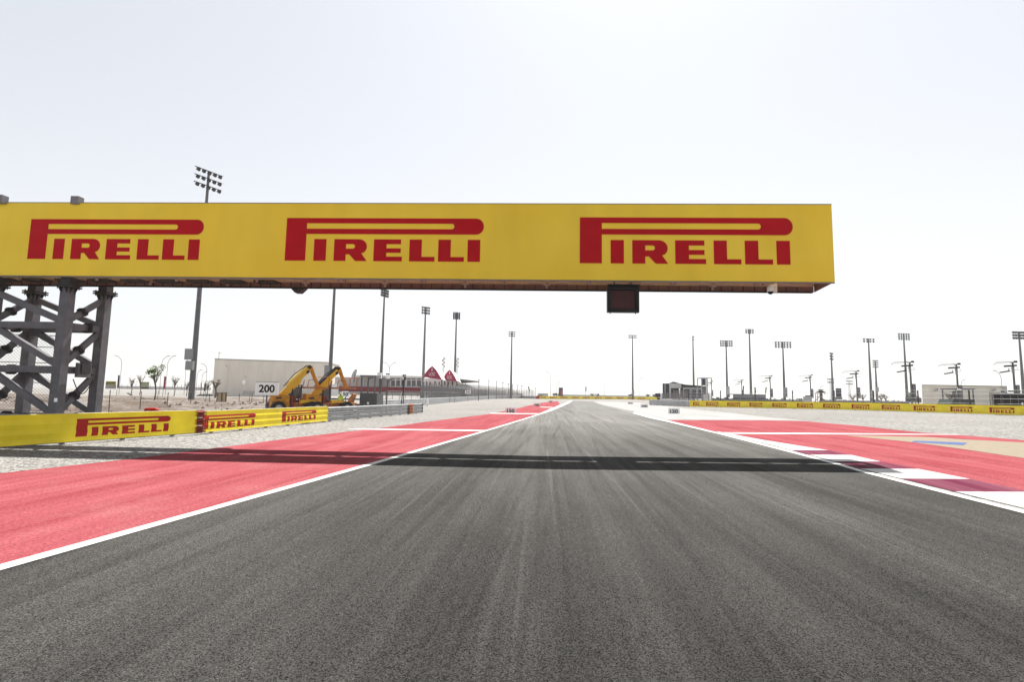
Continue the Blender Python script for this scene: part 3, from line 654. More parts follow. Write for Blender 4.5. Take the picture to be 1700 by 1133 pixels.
# ---------------------------------------------------------------- wire fences
def chain(mb, a, b, z0, z1, sp, r=.004):
    """real chain-link: two families of slanted wires"""
    u = (b - a); Lh = math.hypot(u.x, u.y); u = Vector((u.x / Lh, u.y / Lh, 0)); h = z1 - z0; t = -h
    base = lambda s_, z: a + u * s_ + Vector((0, 0, z + (b.z - a.z) * s_ / Lh))
    while t < Lh:
        for sg in (1, -1):
            s0, s1 = (t, t + h) if sg == 1 else (t + h, t)
            za, zb = z0, z1
            if s0 < 0: za = z0 + (0 - s0) ; s0 = 0
            if s0 > Lh: za = z0 + (s0 - Lh); s0 = Lh
            if s1 < 0: zb = z1 - (0 - s1); s1 = 0
            if s1 > Lh: zb = z1 - (s1 - Lh); s1 = Lh
            if zb - za > .05: mb.tube(base(s0, za), base(s1, zb), r, n=3, cap=False)
        t += sp
def fence(name, label, pts, h, post_sp, mesh_sp=None, wires=(), curve=False, r=.03, wr=.006, z0=.1, mr=.004, mt='pole_grey', wmt='pole_grey', jitter=0, mesh_h=None, vert=None):
    o = thing(name, label, 'fence', pts[0]); seg = [(pts[i], pts[i + 1]) for i in range(len(pts) - 1)]
    nextp = 0; L_ = 0; heads = []
    for a, b in seg:
        l_ = (b - a).length
        while nextp <= L_ + l_ + 1e-3 and len(heads) < 99:
            p = a.lerp(b, min(1, (nextp - L_) / l_)); q = MB(); tp = p + Vector((jitter * random.uniform(-1, 1), 0, h))
            q.tube(p - Vector((0, 0, .1)), tp, r, n=6)
            if curve:
                nn = Vector((-p.x, -p.y, 0)).normalized(); cp = [tp + nn * (.6 * math.sin(t_)) * (h / 3.5) + Vector((0, 0, .6 * (1 - math.cos(t_)) * 0 + .55 * math.sin(t_) * (1 - .3 * t_))) for t_ in (0, .4, .8, 1.2)]
                q.path(cp, r, 6)
            q.build('post', mt, o, True); heads.append(p); nextp += post_sp
        L_ += l_
    if wires:
        w_ = MB()
        for a, b in seg:
            for z in wires: w_.tube(a + Vector((0, 0, z)), b + Vector((0, 0, z)), wr, n=4, cap=False)
        w_.build('wire', wmt, o, True)
    if mesh_sp:
        w_ = MB()
        for a, b in seg: chain(w_, a, b, z0, mesh_h or h, mesh_sp, mr)
        w_.build('mesh', wmt, o, True)
    if vert:
        w_ = MB()
        for a, b in seg:
            l_ = (b - a).length; t_ = 0
            while t_ < l_:
                p = a.lerp(b, t_ / l_); w_.tube(p + Vector((0, 0, z0)), p + Vector((0, 0, mesh_h or h)), mr, n=3, cap=False); t_ += vert
        w_.build('mesh', wmt, o, True)
    return o
def gp2(px, Y, py=660): p = W(px, py, Y); p.z = gz(p.x, p.y); return p
fence('chain_link_fence', 'chain-link fence behind the lattice tower', [gp2(-150, 26), gp2(96, 27)], 4.55, 3.2, .16, (.7, 2.1, 3.1, 3.9, 4.5), r=.035, wr=.02, mr=.006, wmt='grey_steel')
for i in range(1): pass
fence('wire_fence', 'row of thin dark posts on the sandy ground between tower and yellow digger', [gp2(183, 36) + Vector((0, 0, .2)), gp2(335, 45), gp2(470, 62)], 1.55, 2.6, wires=(.4, .9, 1.4), r=.028, wr=.004, jitter=.08, mt='dark_steel')
fence('wire_fence', 'second line of thin grey posts further back on the sand', [gp2(170, 58) + Vector((0, 0, .3)), gp2(450, 72)], 1.5, 5.2, wires=(.6, 1.4), r=.03, wr=.005, jitter=.08)
fence('mesh_fence', 'tall mesh fence with curved post tops along the far left crash barrier', [p + Vector((-.35, .6, 0)) for p in fl_[3:]], 3.4, 2.6, None, (1.1, 2.2, 3.3, 3.7), True, r=.07, wr=.03, mr=.022, vert=.26, wmt='grey_steel_light', mesh_h=3.2)
fence('mesh_fence', 'low fence panels beside the grey marshal booth', [gp2(640, 92), gp2(700, 104), gp2(760, 118)], 2.3, 2.2, None, (.9, 2.2), r=.04, wr=.015, mr=.007, vert=.5, wmt='galvanised_far')
fence('mesh_fence', 'thin post fence with curved tops along the right yellow barrier', [r1 + Vector((.5, 2, 0)), r2 + Vector((.8, 2, 0)), r3 + Vector((1, 1.5, 0)), r4 + Vector((1, 1.5, 0))], 2.5, 5.6, None, (1.3, 1.9, 2.5, 2.9), True, r=.085, wr=.016, mt='lamp_dark', wmt='galvanised_far')
fence('mesh_fence', 'dense grey mesh fence behind the short grey crash barrier', [gp2(1094, 118), gp2(1140, 108), gp2(1182, 103)], 2.5, 1.3, .28, (.9, 1.7, 2.5), r=.05, wr=.02, mr=.03, wmt='grey_steel_light', mesh_h=2.4)
fence('mesh_fence', 'second dense grey mesh fence further back before the dark pavilion', [gp2(1118, 126), gp2(1150, 122)], 3.2, 1.5, .28, (1.6, 3.1), True, r=.05, wr=.02, mr=.03, wmt='grey_steel_light')
k = thing('barrier_sign', 'dark square sign board on a short post at the corner of the mesh fence', 'sign', gp2(1092, 116))
b = MB(); b.box((0, 0, 2.0), (1.1, .2, .85)); b.build('board', 'navy_panel', k); b = MB(); b.tube((0, .2, 0), (0, .2, 1.8), .1); b.box((.25, .2, .9), (.5, .3, 1.2)); b.build('post', 'dark_steel', k)

# ---------------------------------------------------------------- distance boards
def board(x0, x1, y0, y1, txt, Y, label, mt='white_board', legs=1, split=None, frame=False):
    A, B = W(x0, y1, Y), W(x1, y1, Y); T = W((x0 + x1) / 2, y0, Y); wd = (B - A).length; c = (A + B) / 2; ht = T.z - c.z; zb = gz(c.x, c.y)
    o = thing('distance_board', label, 'sign', (c.x, Y, zb)); b = MB(); z0 = c.z - zb
    b.box((0, 0, z0 + ht / 2), (wd, .04, ht)); b.build('board', mt, o)
    text_obj(txt, -wd * .34, wd * .34, z0 + ht * .2, z0 + ht * .8, o, 'ink', -.026, .03)
    b = MB()
    for x in ([0] if legs == 1 else [-wd * .35, wd * .35]): b.box((x, .06, (z0 + ht * .5) / 2 - .1), (.05 if legs > 1 else .09, .05, z0 + ht * .5 + .2))
    b.build('post', 'pole_grey', o)
    if legs == 1 and frame:
        b = MB(); b.bar((-wd / 2, -.0, z0 + ht + .015), (wd / 2, 0, z0 + ht + .015), .05, .03); b.build('rim', 'pole_grey', o)
    return o
board(423, 462, 635, 656.5, '200', 37, 'white 200 board on a grey post behind the left yellow barrier', frame=True)
board(838.5, 857, 677, 687.6, '150', 57, 'largest left-hand 150 board at the end of the white line on the red run-off', legs=2)
board(886, 897, 669.8, 676.2, '100', 92, 'small 100 board on the left red run-off', legs=2)
board(911, 917.5, 665.3, 669.6, '50', 140, 'tiny 50 board farthest along the left red run-off', legs=2)
board(702.5, 714, 650.5, 657.3, '100', 103, 'white 100 board on a post above the left crash barrier', legs=1)
board(772, 781.5, 648.5, 654, '50', 138, 'white 50 board on a post above the far left crash barrier', legs=1)
board(1109.5, 1128.5, 677.8, 688.6, '150', 58, 'grey 150 board at the tip of the right red run-off', 'grey_board', 2)
board(1063.5, 1076, 671.5, 679, '100', 88, 'grey 100 board on the pale right run-off beside the crash barrier', 'grey_board', 2)
board(1042, 1051, 668, 673.5, '50', 122, 'grey 50 board, the smallest on the right side of the track', 'grey_board', 2)
board(567, 580, 650, 659.5, '50', 66, 'white 50 board half hidden behind the second yellow telehandler', legs=1)

# ---------------------------------------------------------------- floodlight masts
def lampmesh():
    b = MB(); b.tube((0, .25, .1), (0, -.25, 0), .13, .33, 8); b.bar((0, -.2, .30), (0, -.62, .16), .55, .04); b.bar((0, .1, .1), (0, .1, .35), .06)
    me = bpy.data.meshes.new('floodlight'); me.from_pydata(b.v, [], b.f); me.materials.append(MATS['lamp_dark']); return me
LAMP = lampmesh()
def mast(label, pxb, pxt, pyt, Y, rows, cols, wpx, pitch, yaw, boxpy=None, r0=.42, s=1.0, lattice=False, pyb=660, hang=None, group='tall floodlight masts', boxw=.9):
    p = W(pxb, pyb, Y); z0 = gz(p.x, p.y); t = W(pxt, pyt, Y); h = t.z - z0; sc = Y / F
    o = thing('floodlight_mast', label, 'floodlight', (p.x, Y, z0 - .2), 0, group)
    b = MB()
    if lattice:
        for i in range(3):
            a = i * 2.094; b.tube((r0 * 1.6 * math.cos(a), r0 * 1.6 * math.sin(a), 0), (r0 * math.cos(a), r0 * math.sin(a), h), .07, n=5)
        kk = 0; z = 0
        while z < h - 1.5:
            for i in range(3):
                a = i * 2.094; c = (i + 1) * 2.094; b.tube((r0 * 1.4 * math.cos(a), r0 * 1.4 * math.sin(a), z), (r0 * 1.4 * math.cos(c), r0 * 1.4 * math.sin(c), z + 1.5), .045, n=4)
            z += 1.5
    else:
        b.tube((0, 0, 0), (0, 0, h * .5), r0, r0 * .72, 12); b.tube((0, 0, h * .5), (0, 0, h), r0 * .68, r0 * .4, 12)
    b.build('mast', 'pole_grey', o)
    wd = wpx * sc / max(.35, abs(math.cos(yaw))); dz = pitch * sc; ux = Vector((math.cos(yaw), math.sin(yaw), 0))
    for r in range(rows):
        z = h - .3 - r * dz; b = MB(); b.bar(-ux * wd / 2 + Vector((0, 0, z + .35 * s)), ux * wd / 2 + Vector((0, 0, z + .35 * s)), .12, .12)
        ca = b.build('crossarm', 'pole_grey', o)
        for c_ in range(cols):
            q = bpy.data.objects.new('floodlight', LAMP); C.objects.link(q); q.parent = o
            q.location = ux * wd * ((c_ + .5) / cols - .5) + Vector((0, 0, z)); q.rotation_euler = (0, 0, yaw + math.pi * 0 + random.uniform(-.12, .12)); q.scale = (s, s, s)
    if boxpy:
        for k, (x_, ya, yb) in enumerate(boxpy):
            A, B = W(pxb + x_, ya, Y), W(pxb + x_, yb, Y); b = MB(); b.box((A.x - p.x, -r0 - .12, (A.z + B.z) / 2 - z0 + .2), (boxw, .5, A.z - B.z)); b.build('control_box', 'lamp_grey', o)
    return o
R_ = math.radians
mast('tallest floodlight mast, its head seen obliquely above the yellow banner at left', 317.5, 346, 283, 80, 3, 5, 23, 13, R_(61), [(1, 580, 598), (2, 600, 615)], .44, 1.0, boxw=1.1)
mast('floodlight mast rising behind the two telehandlers, its head hidden by the banner', 546, 550, 400, 103, 3, 5, 24, 12, R_(45), [(-1, 607, 630)], .42)
mast('floodlight mast right of the telehandlers with its lamps just under the gantry', 631, 638.5, 480, 133, 3, 4, 9, 4.5, R_(62), [(0, 619, 629)], .46)
mast('floodlight mast directly left of the two maroon tents', 701.5, 707, 509, 157, 3, 4, 13, 4.6, R_(35), None, .5)
mast('floodlight mast directly right of the two maroon tents', 754, 758.5, 518, 166, 4, 4, 12, 3.1, R_(18), None, .45, .9)
mast('floodlight mast at the far left fence, nearest left of the track end', 848, 850.5, 550, 215, 3, 4, 12, 3.4, R_(12), None, .5, .85)
mast('floodlight mast standing just right of the track end', 1050.5, 1051.5, 556, 220, 2, 5, 14, 3.4, 0, [(0, 648, 656)], .45, .85)
mast('side-on floodlight mast rising beside the dark pavilion', 1152, 1151, 558, 221, 2, 3, 3, 5, R_(75), None, .5, 1)
mast('wide three-row floodlight mast right of the dark pavilion', 1207.5, 1206, 565, 180, 3, 6, 22, 3.7, 0, [(0, 642, 660)], .42, .9)
mast('tallest thin floodlight mast in the middle of the right side', 1247, 1246, 546, 196, 3, 4, 15, 2.7, 0, None, .5, .8)
mast('widest three-row floodlight mast on the right side', 1302.5, 1301, 567, 163, 3, 6, 29, 3.7, 0, [(0, 644, 660)], .40, .85)
mast('oblique floodlight mast left of the dark video wall', 1383, 1386, 586, 232, 3, 4, 9, 4.6, R_(40), None, .6, 1.2)
mast('two-row floodlight mast right of the dark video wall', 1446.5, 1444, 562, 193, 2, 4, 21, 3.8, 0, [(0, 650, 660)], .50, 1.0)
mast('shorter four-row floodlight mast in the distance at right', 1456, 1456, 598, 250, 4, 4, 11, 3.5, R_(8), [(-1, 643, 651)], .6, .9)
mast('four-row floodlight mast with a pole arm crossing it', 1506, 1502, 553, 182, 4, 5, 22, 3.0, R_(5), [(1, 652, 664)], .48, .8)
mast('floodlight mast at the right edge, next to the dark shed', 1700, 1692, 550, 150, 3, 6, 24, 4.8, 0, None, .48, 1.0)
mast('low lattice floodlight tower behind the oblique mast', 1380, 1380, 629, 300, 2, 5, 12, 5, 0, None, .5, 1.1, True)
mast('faint low lattice floodlight tower right of the video wall', 1411, 1411, 632.5, 330, 2, 5, 12, 4.5, 0, None, .5, 1.1, True)

# ---------------------------------------------------------------- cantilever lighting poles behind the right barrier
def arm_pole(label, pxb, pyt, hts=7.7, s=1.0):
    h_ = 656 + .0175 * (pxb - 850); Y = (hts - H0) * F / (h_ - pyt); p = W(pxb + 1, 664, Y); z0 = gz(p.x, p.y); hh = W(pxb, pyt, Y).z - z0
    o = thing('lighting_pole', label, 'lamp post', (p.x, Y, z0), 0, 'cantilever lighting poles')
    b = MB(); b.tube((0, 0, 0), (0, 0, hh), .16, .10, 10); b.build('pole', 'pole_grey', o)
    b = MB(); b.bar((.45, 0, hh), (-2.3, 0, hh - .12), .09); b.bar((0, 0, hh - .35), (-.7, -.3, hh), .05); b.box((.42, 0, hh + .04), (.3, .25, .28)); b.bar((-2.3, 0, hh - .1), (-2.9, -.2, hh - .42), .05); b.bar((-2.9, -.2, hh - .42), (-1.7, -.2, hh - .36), .03); b.build('arm', 'lamp_dark', o)
    b = MB(); b.bar((.15, -.2, hh - .50), (-1.25, -.2, hh - .62), .5, .24); b.build('upper_reflector', 'lamp_dark', o)
    b = MB(); b.bar((-.85, -.25, hh - 1.28), (-2.0, -.25, hh - 1.5), .45, .16); b.bar((-.85, -.25, hh - .95), (-.85, -.25, hh - 1.3), .06); b.bar((-.85, -.2, hh - .95), (0, 0, hh - .9), .05); b.build('lower_reflector', 'lamp_dark', o)
    b = MB(); b.bar((0, 0, hh - 1.1), (.75, -.1, hh - 1.1), .06, .05); b.dome((.5, -.1, hh - .9), .09, 8, 3); b.build('side_bracket', 'lamp_dark', o)
    b = MB(); b.box((-.12, -.1, hh - 1.1), (.2, .25, .9)); b.build('driver_box', 'lamp_grey', o)
    b = MB(); b.box((.32, -.05, 2.9), (.4, .35, 2.1)); b.build('cabinet', 'grey_steel_light', o)
arm_pole('lighting pole with hanging reflectors closest to the right edge, over the dark shed', 1685, 601.5)
arm_pole('lighting pole with hanging reflectors in front of the beige building', 1590.5, 605)
arm_pole('lighting pole with reflectors crossing the four-row floodlight mast', 1513, 601.5)
arm_pole('lighting pole with hanging reflectors right of the video wall', 1422.5, 616.5)
arm_pole('lighting pole with hanging reflectors left of the palm-like tower', 1345.5, 623.5)
arm_pole('lighting pole with reflectors between two wide floodlight masts', 1278.5, 624.5)
arm_pole('lighting pole with one reflector before the purple-grey hall', 1231, 631)
arm_pole('lighting pole with stacked reflectors beside the dark frame tower', 1180.5, 633.5)

# ---------------------------------------------------------------- street lamps, banners, trees
def lamp_post(label, pxb, pyb, pxt, pyt, Y, side=1, double=False):
    p = W(pxb, pyb, Y); z0 = gz(p.x, p.y) if Y > 126 else min(p.z, .3); hh = W(pxt, pyt, Y).z - z0
    o = thing('street_lamp', label, 'lamp post', (p.x, Y, z0), 0, 'street lamps'); b = MB(); rr = .0003 * Y + .015
    pts = [(0, 0, -.2), (0, 0, hh * .82), (side * hh * .03, 0, hh * .92), (side * hh * .11, 0, hh)]
    b.path(pts, rr, 6)
    if double: b.path([(0, 0, hh * .82), (-side * hh * .03, 0, hh * .92), (-side * hh * .11, 0, hh)], rr, 6)
    b.build('pole', 'pole_grey', o); b = MB()
    for s_ in ([side, -side] if double else [side]): b.bar((s_ * hh * .11, 0, hh), (s_ * hh * .2, 0, hh + .02 * hh), rr * 4, rr * 2.5)
    b.build('lamp_head', 'lamp_grey', o)
lamp_post('thin street lamp beside the black feather banner left of the trees', 198, 648, 198, 592, 150, -1)
lamp_post('street lamp with its arm to the right above the maroon feather banner', 275, 647, 277, 592, 150, 1)
lamp_post('tall thin street lamp left of the maroon feather banner', 265, 647, 267, 592, 160, 1)
lamp_post('street lamp left of the tall floodlight mast', 306, 648, 307, 591, 165, 1)
lamp_post('street lamp between the tall mast and the beige warehouse', 341, 649, 341, 605, 150, -1)
lamp_post('distant street lamp just right of the tall mast', 325.5, 648, 326, 615, 190, 1)
lamp_post('second distant street lamp right of the tall mast', 334, 648, 335, 618, 190, 1)
lamp_post('thin lamp standing above the long grey pit building', 646, 626, 645, 603, 230, 1, True)
lamp_post('tall faint lamp between the left fence end and the dark screen tower', 914, 657, 914, 618, 330, -1)
lamp_post('thin faint mast left of the dark screen tower', 924.5, 657, 925, 635, 300, 1)
lamp_post('faint lamp on the horizon left of the track-end floodlight mast', 1003, 659, 1003, 640, 400, 1)
lamp_post('faint lamp on the horizon right of the track-end floodlight mast', 1061, 659, 1061, 628, 340, 1)
lamp_post('curved street lamp rising behind the beige building at right', 1596, 650, 1597, 631, 135, 1)
lamp_post('street lamp in front of the right end of the beige building', 1664, 652, 1664, 617, 112, -1)
lamp_post('thin faint lamp right of the video wall lighting pole', 1362, 656, 1362, 641, 210, 1)
def feather(label, px, y0, y1, Y, lean=0, mt='navy_panel', wpx=2.6):
    A, B = W(px, y1, Y), W(px + lean, y0, Y); h = B.z - A.z; wd = wpx * Y / F; g_ = gz(A.x, A.y)
    o = thing('feather_banner', label, 'banner', (A.x, Y, g_)); dz = A.z - g_; b = MB(); lx = B.x - A.x
    b.tube((0, 0, -.1), (lx, 0, h + dz), .05, n=6); b.build('pole', 'pole_grey', o); b = MB()
    b.prism([(0.03, 0, dz), (wd, 0, dz + .05 * h), (lx + wd, 0, dz + h * .93), (lx + wd * .5, 0, dz + h), (lx, 0, dz + h)], (0, .03, 0)); b.build('cloth', mt, o)
feather('black feather banner beside the leftmost street lamp', 194.5, 623, 645, 120, 2, 'black_plastic')
feather('maroon and black feather banner on the sand at left', 271, 625, 646, 118, 2, 'maroon_cloth', 3)
feather('dark feather banner near the beige warehouse corner', 338.5, 637, 650, 120, 1, 'black_plastic', 2.2)
feather('small dark feather banner left of the warehouse banner', 333.5, 636, 647, 160, 0, 'lamp_grey', 1.6)
feather('dark feather banner above the far end of the left mesh fence', 878.5, 642, 651, 230, -2, 'lamp_dark', 1.8)
feather('narrow dark banner standing on the horizon behind the far yellow barrier', 972, 642, 651, 240, 0, 'black_plastic', 1.6)
feather('slanted dark banner above the left end of the purple-grey hall', 1232.5, 641, 652, 150, 1.2, 'lamp_dark', 2)
feather('dark banner above the middle of the purple-grey hall', 1253.5, 643, 653, 150, -1, 'lamp_dark', 2)
feather('slanted dark banner at the right end of the purple-grey hall', 1270, 643, 654, 150, 1, 'lamp_dark', 2)

def tree(label, px, py, Y, ht, cr, leaf='leaf', n=260, bare=False, name='tree', trunk=.10, flat=.6, ls=.16):
    p = W(px, py, Y); z0 = min(p.z, gz(p.x, p.y) + .6) if Y < 126 else gz(p.x, p.y)
    rnd = random.Random(int(px * 13)); o = thing(name, label, 'tree', (p.x, Y, z0)); b = MB(); th = ht * .5
    b.path([(0, 0, -.2), (.03 * ht, 0, th * .5), (0, 0, th)], [trunk, trunk * .8, trunk * .65], 6); tips = []
    for i in range(9 if not bare else 14):
        a = rnd.uniform(0, 6.28); l_ = rnd.uniform(.6, 1.05) * cr; z = rnd.uniform(.5, 1.0) * (ht - th) * .95
        e = Vector((l_ * math.cos(a), l_ * math.sin(a), th + z)); s_ = Vector((0, 0, th * rnd.uniform(.75, 1))); m_ = s_.lerp(e, .5) + Vector((0, 0, .1))
        b.path([s_, m_, e], [trunk * .45, trunk * .3, trunk * .12], 5); tips += [e, m_]
        for j in range(3):
            q = m_.lerp(e, rnd.random()); e2 = q + Vector((rnd.uniform(-1, 1), rnd.uniform(-1, 1), rnd.uniform(.1, .9))) * cr * .4; b.path([q, e2], [trunk * .22, trunk * .08], 4); tips.append(e2)
    b.build('trunk', 'bark', o); b = MB()
    for i in range(n):
        t_ = rnd.choice(tips); c = t_ + Vector((rnd.gauss(0, .16), rnd.gauss(0, .16), rnd.gauss(0, .10))) * cr; s_ = ls * rnd.uniform(.6, 1.3)
        d = Vector((rnd.uniform(-1, 1), rnd.uniform(-1, 1), rnd.uniform(-.4, .4))).normalized() * s_; e = d.cross(Vector((rnd.uniform(-.6, .6), rnd.uniform(-.6, .6), 1))).normalized() * s_ * .55
        b.add([c - d, c + e, c + d, c - e], [(0, 1, 2, 3)])
    b.build('crown', leaf, o)
tree('young tree with a bright green leafy crown on the sand', 255.5, 668, 72, 5.2, .95, 'leaf', 420, trunk=.11, ls=.17)
tree('sparse young tree left of the pale green hut', 218, 650, 110, 3.4, .6, 'leaf_dry', 60, True)
tree('sparse pale tree above the pale green hut', 232.5, 648, 120, 4.6, .9, 'leaf_dry', 90, True)
tree('young sparse tree between the green tree and the tall mast', 289.5, 649, 110, 4.0, .7, 'leaf_dry', 130, True)
tree('small bare tree just left of the tall mast', 310, 650, 115, 2.9, .55, 'leaf_dry', 70, True)
tree('thin bare tree left of the warehouse corner', 344, 650, 110, 3.2, .8, 'leaf_dry', 60, True)
tree('leafy shrub tree in front of the beige building at right', 1578, 671, 80, 2.45, .8, 'lamp_dark', 120, True, ls=.12)
tree('smaller shrub tree beside the leafy shrub, by the green platform', 1584, 671, 81, 1.9, .6, 'lamp_dark', 80, True, ls=.12)
for i, (px, pt) in enumerate(((1463, 651), (1471, 652), (1433, 653), (1519, 651), (1416, 652))):
    tree(['thin bare tree right of the short floodlight mast', 'second thin bare tree right of the short floodlight mast', 'dark shrub right of the two-row mast cabinet', 'bare shrub at the left corner of the beige building', 'dark shrub right of the video wall'][i], px, 668, 110 + 3 * i, 2.3, .85, 'leaf_dry', 60, True)
for i, (px, Y) in enumerate(((920, 230), (925, 228), (1046, 240), (1075, 242), (1087, 235), (984, 250), (992, 260))):
    tree(['small dark bush left of the dark screen tower', 'bush touching the dark screen tower', 'bush at the foot of the track-end floodlight mast', 'lone bush behind the right part of the far yellow barrier', 'rightmost bush behind the far yellow barrier', 'bush left of the centre behind the far yellow barrier', 'small bush in the centre behind the far yellow barrier'][i], px, 660, Y, 2.2, 1.1, 'hedge_green', 120, name='bush', ls=.3)
# palm
def palm(label, px, py, Y, ht, mt='leaf_dry', nf=12, fl=1.4, up=.9, tr_=.2):
    p = W(px, py, Y); z0 = p.z if Y < 126 else gz(p.x, p.y); z0 = max(0, z0); o = thing('palm_tree', label, 'palm', (p.x, Y, z0)); b = MB(); b.tube((0, 0, -.2), (.05, 0, ht * .6), tr_, tr_ * .8, 8); b.build('trunk', 'bark', o); b = MB()
    for i in range(nf):
        a = i * 2.4; u = Vector((math.cos(a), math.sin(a), 0)); pts = []
        for k in range(5):
            t_ = k / 4; pts.append(Vector((0, 0, ht * .6)) + u * fl * t_ * (.5 + .3 * (i % 3)) + Vector((0, 0, fl * (up * t_ - .5 * t_ * t_ * (i % 3) * .8))))
        for k in range(4):
            s_ = Vector((-u.y, u.x, 0)) * .12 * (1.2 - k / 4); b.add([pts[k] - s_, pts[k] + s_, pts[k + 1] + s_ * .8, pts[k + 1] - s_ * .8], [(0, 1, 2, 3)])
            for q_ in (-1, 1): b.add([pts[k], pts[k + 1], pts[k + 1] + s_ * q_ * 4 + Vector((0, 0, -.12))], [(0, 1, 2)])
    b.build('crown', mt, o)
tree('bare stubby tree with upright branches before the beige warehouse', 357.5, 654, 95, 3.2, .9, 'bark', 60, True, trunk=.2, ls=.1)
palm('dark dense palm right of the light grey cabin', 1363.5, 669, 100, 3.2, 'hedge_green', 18, 1.0, .6, .28)

# ---------------------------------------------------------------- telehandlers
def telehandler(label, loc, rz, dark_boom=False):
    o = thing('telehandler', label, 'telehandler', loc, rz, 'telehandlers behind the left barrier')
    def bb(name, mt, par=o, **k): pass
    b = MB(); b.box((1.9, 0, .75), (4.4, 1.1, .45)); b.box((.2, 0, 1.0), (.9, 1.7, .6)); b.build('chassis', 'rust_orange', o)
    b = MB(); b.add([(-.35, -.9, .45), (.9, -.9, .45), (.9, -.9, 1.55), (-.35, -.9, 1.7), (-.35, .0, .45), (.9, .0, .45), (.9, .0, 1.55), (-.35, .0, 1.7)], [(0, 1, 2, 3), (7, 6, 5, 4), (3, 2, 6, 7), (0, 3, 7, 4), (1, 5, 6, 2), (0, 4, 5, 1)])
    ec_ = b.build('engine_cover', 'machine_orange', o)
    b = MB(); b.box((.28, -.915, 1.0), (1.2, .02, .02)); b.box((.1, -.915, .75), (.36, .02, .2)); b.box((.1, -.915, 1.35), (.4, .02, .14)); b.build('cover_trim', 'dark_steel', ec_)
    b = MB(); b.box((1.15, -.2, 1.0), (.16, 1.3, 1.1)); b.box((1.45, .1, .95), (.12, 1.0, 1.0)); b.build('boom_support', 'rust_red', o)
    # bonnet and mudguards
    b = MB(); b.prism([(1.7, -.95, .9), (1.75, -.95, 1.2), (2.3, -.95, 1.22), (3.0, -.95, 1.12), (3.5, -.95, .85), (3.3, -.95, .8), (2.9, -.95, .98), (2.2, -.95, 1.02)], (0, .5, 0)); b.build('mudguard', 'machine_yellow', o)
    b = MB(); b.prism([(3.25, -.8, .6), (3.25, -.8, .95), (3.8, -.8, .85), (3.85, -.8, .5)], (0, 1.6, 0)); b.build('bonnet', 'hood_grey', o)
    for x in (.1, 3.0):
        for y in (-.95, .95):
            b = MB(); b.tube((x, y - .2, .55), (x, y + .2, .55), .55, n=20); b.tube((x, y - .24, .55), (x, y + .24, .55), .45, n=16); wv = b.build('wheel', 'rubber', o)
            b = MB(); b.tube((x, y - .26, .55), (x, y + .26, .55), .27, n=14); b.tube((x, y - .29, .55), (x, y + .29, .55), .1, n=8); b.build('rim', 'hood_grey', wv)
    # cab on the far side
    b = MB(); c0 = (1.15, .55)
    for dx in (0, 1.0):
        for dy in (-.05, .8): b.bar((c0[0] + dx, c0[1] + dy, .8), (c0[0] + dx * .9 + .05, c0[1] + dy, 2.35), .08)
    b.box((c0[0] + .5, c0[1] + .38, 2.38), (1.1, 1.0, .07)); b.box((c0[0] + .5, c0[1] + .38, .95), (1.05, .95, .5)); cab = b.build('cab', 'dark_steel', o)
    b = MB(); b.box((c0[0] + .5, c0[1] - .03, 1.75), (.85, .02, 1.0)); b.box((c0[0] + .98, c0[1] + .38, 1.75), (.02, .75, 1.0)); b.build('window', 'glass_dark', cab)
    # boom
    A, B = Vector((.55, -.1, 1.5)), Vector((2.5, -.1, 3.85)); d = (B - A).normalized(); nrm = Vector((-d.z, 0, d.x))
    b = MB(); b.prism([A - nrm * .10 - d * .3, A + nrm * .28, A.lerp(B, .55) + nrm * .20, B - d * .12 + nrm * .08, B - d * .1 - nrm * .28, A.lerp(B, .66) - nrm * .20, A.lerp(B, .55) - nrm * .34, A.lerp(B, .2) - nrm * .30], (0, .34, 0)); bo = b.build('boom', 'machine_yellow', o)
    b = MB(); b.bar(A.lerp(B, .28) + nrm * .34 + Vector((0, .17, 0)), B + nrm * .16 + Vector((0, .17, 0)), .24, .2); b.build('telescopic_section', 'lamp_dark' if dark_boom else 'boom_yellow', bo)
    b = MB(); b.path([A.lerp(B, .2) + nrm * .45 + Vector((0, .05, 0)), A.lerp(B, .6) + nrm * .50 + Vector((0, .05, 0)), B + nrm * .25 + Vector((0, .05, 0))], .035, 6); b.path([A.lerp(B, .3) - nrm * .2, A.lerp(B, .1) - nrm * .7], .05, 6); b.build('hydraulic_hose', 'black_plastic', bo)
    b = MB(); q = A.lerp(B, .88) - nrm * .16 + Vector((0, -.01, 0)); b.prism([q - d * .2 - nrm * .02, q + d * .02 - nrm * .14, q + d * .22 + nrm * .03, q + nrm * .14], (0, -.006, 0)); b.build('boom_badge', 'dark_steel', bo)
    b = MB(); b.tube(B + Vector((0, -.05, .04)), B + Vector((0, .4, .04)), .15, n=14); b.build('boom_head', 'dark_steel', o)
    b = MB(); b.bar(B + Vector((.1, .17, .1)), (3.05, .07, 2.85), .26, .26, w2=.2, h2=.22); b.bar((3.0, .07, 3.0), (3.3, .07, 2.35), .34, .2); b.box((3.3, .07, 2.25), (.5, .6, .2)); b.tube((3.0, -.2, 2.9), (3.0, .35, 2.9), .09); b.build('jib', 'machine_orange', o)
    b = MB(); x0, x1, y0, y1, z0, z1 = 2.3, 4.0, -.5, .9, 2.2, 3.1
    for z in (z0, z1):
        if z == z1: b.path([(x0 + 1.2, y0, z), (x1, y0, z), (x1, y1, z), (x0 + 1.2, y1, z)], .028, 5)
        else:
            for q in (((x0, y0), (x1, y0)), ((x1, y0), (x1, y1)), ((x1, y1), (x0, y1)), ((x0, y1), (x0, y0))): b.bar((*q[0], z), (*q[1], z), .09, .12)
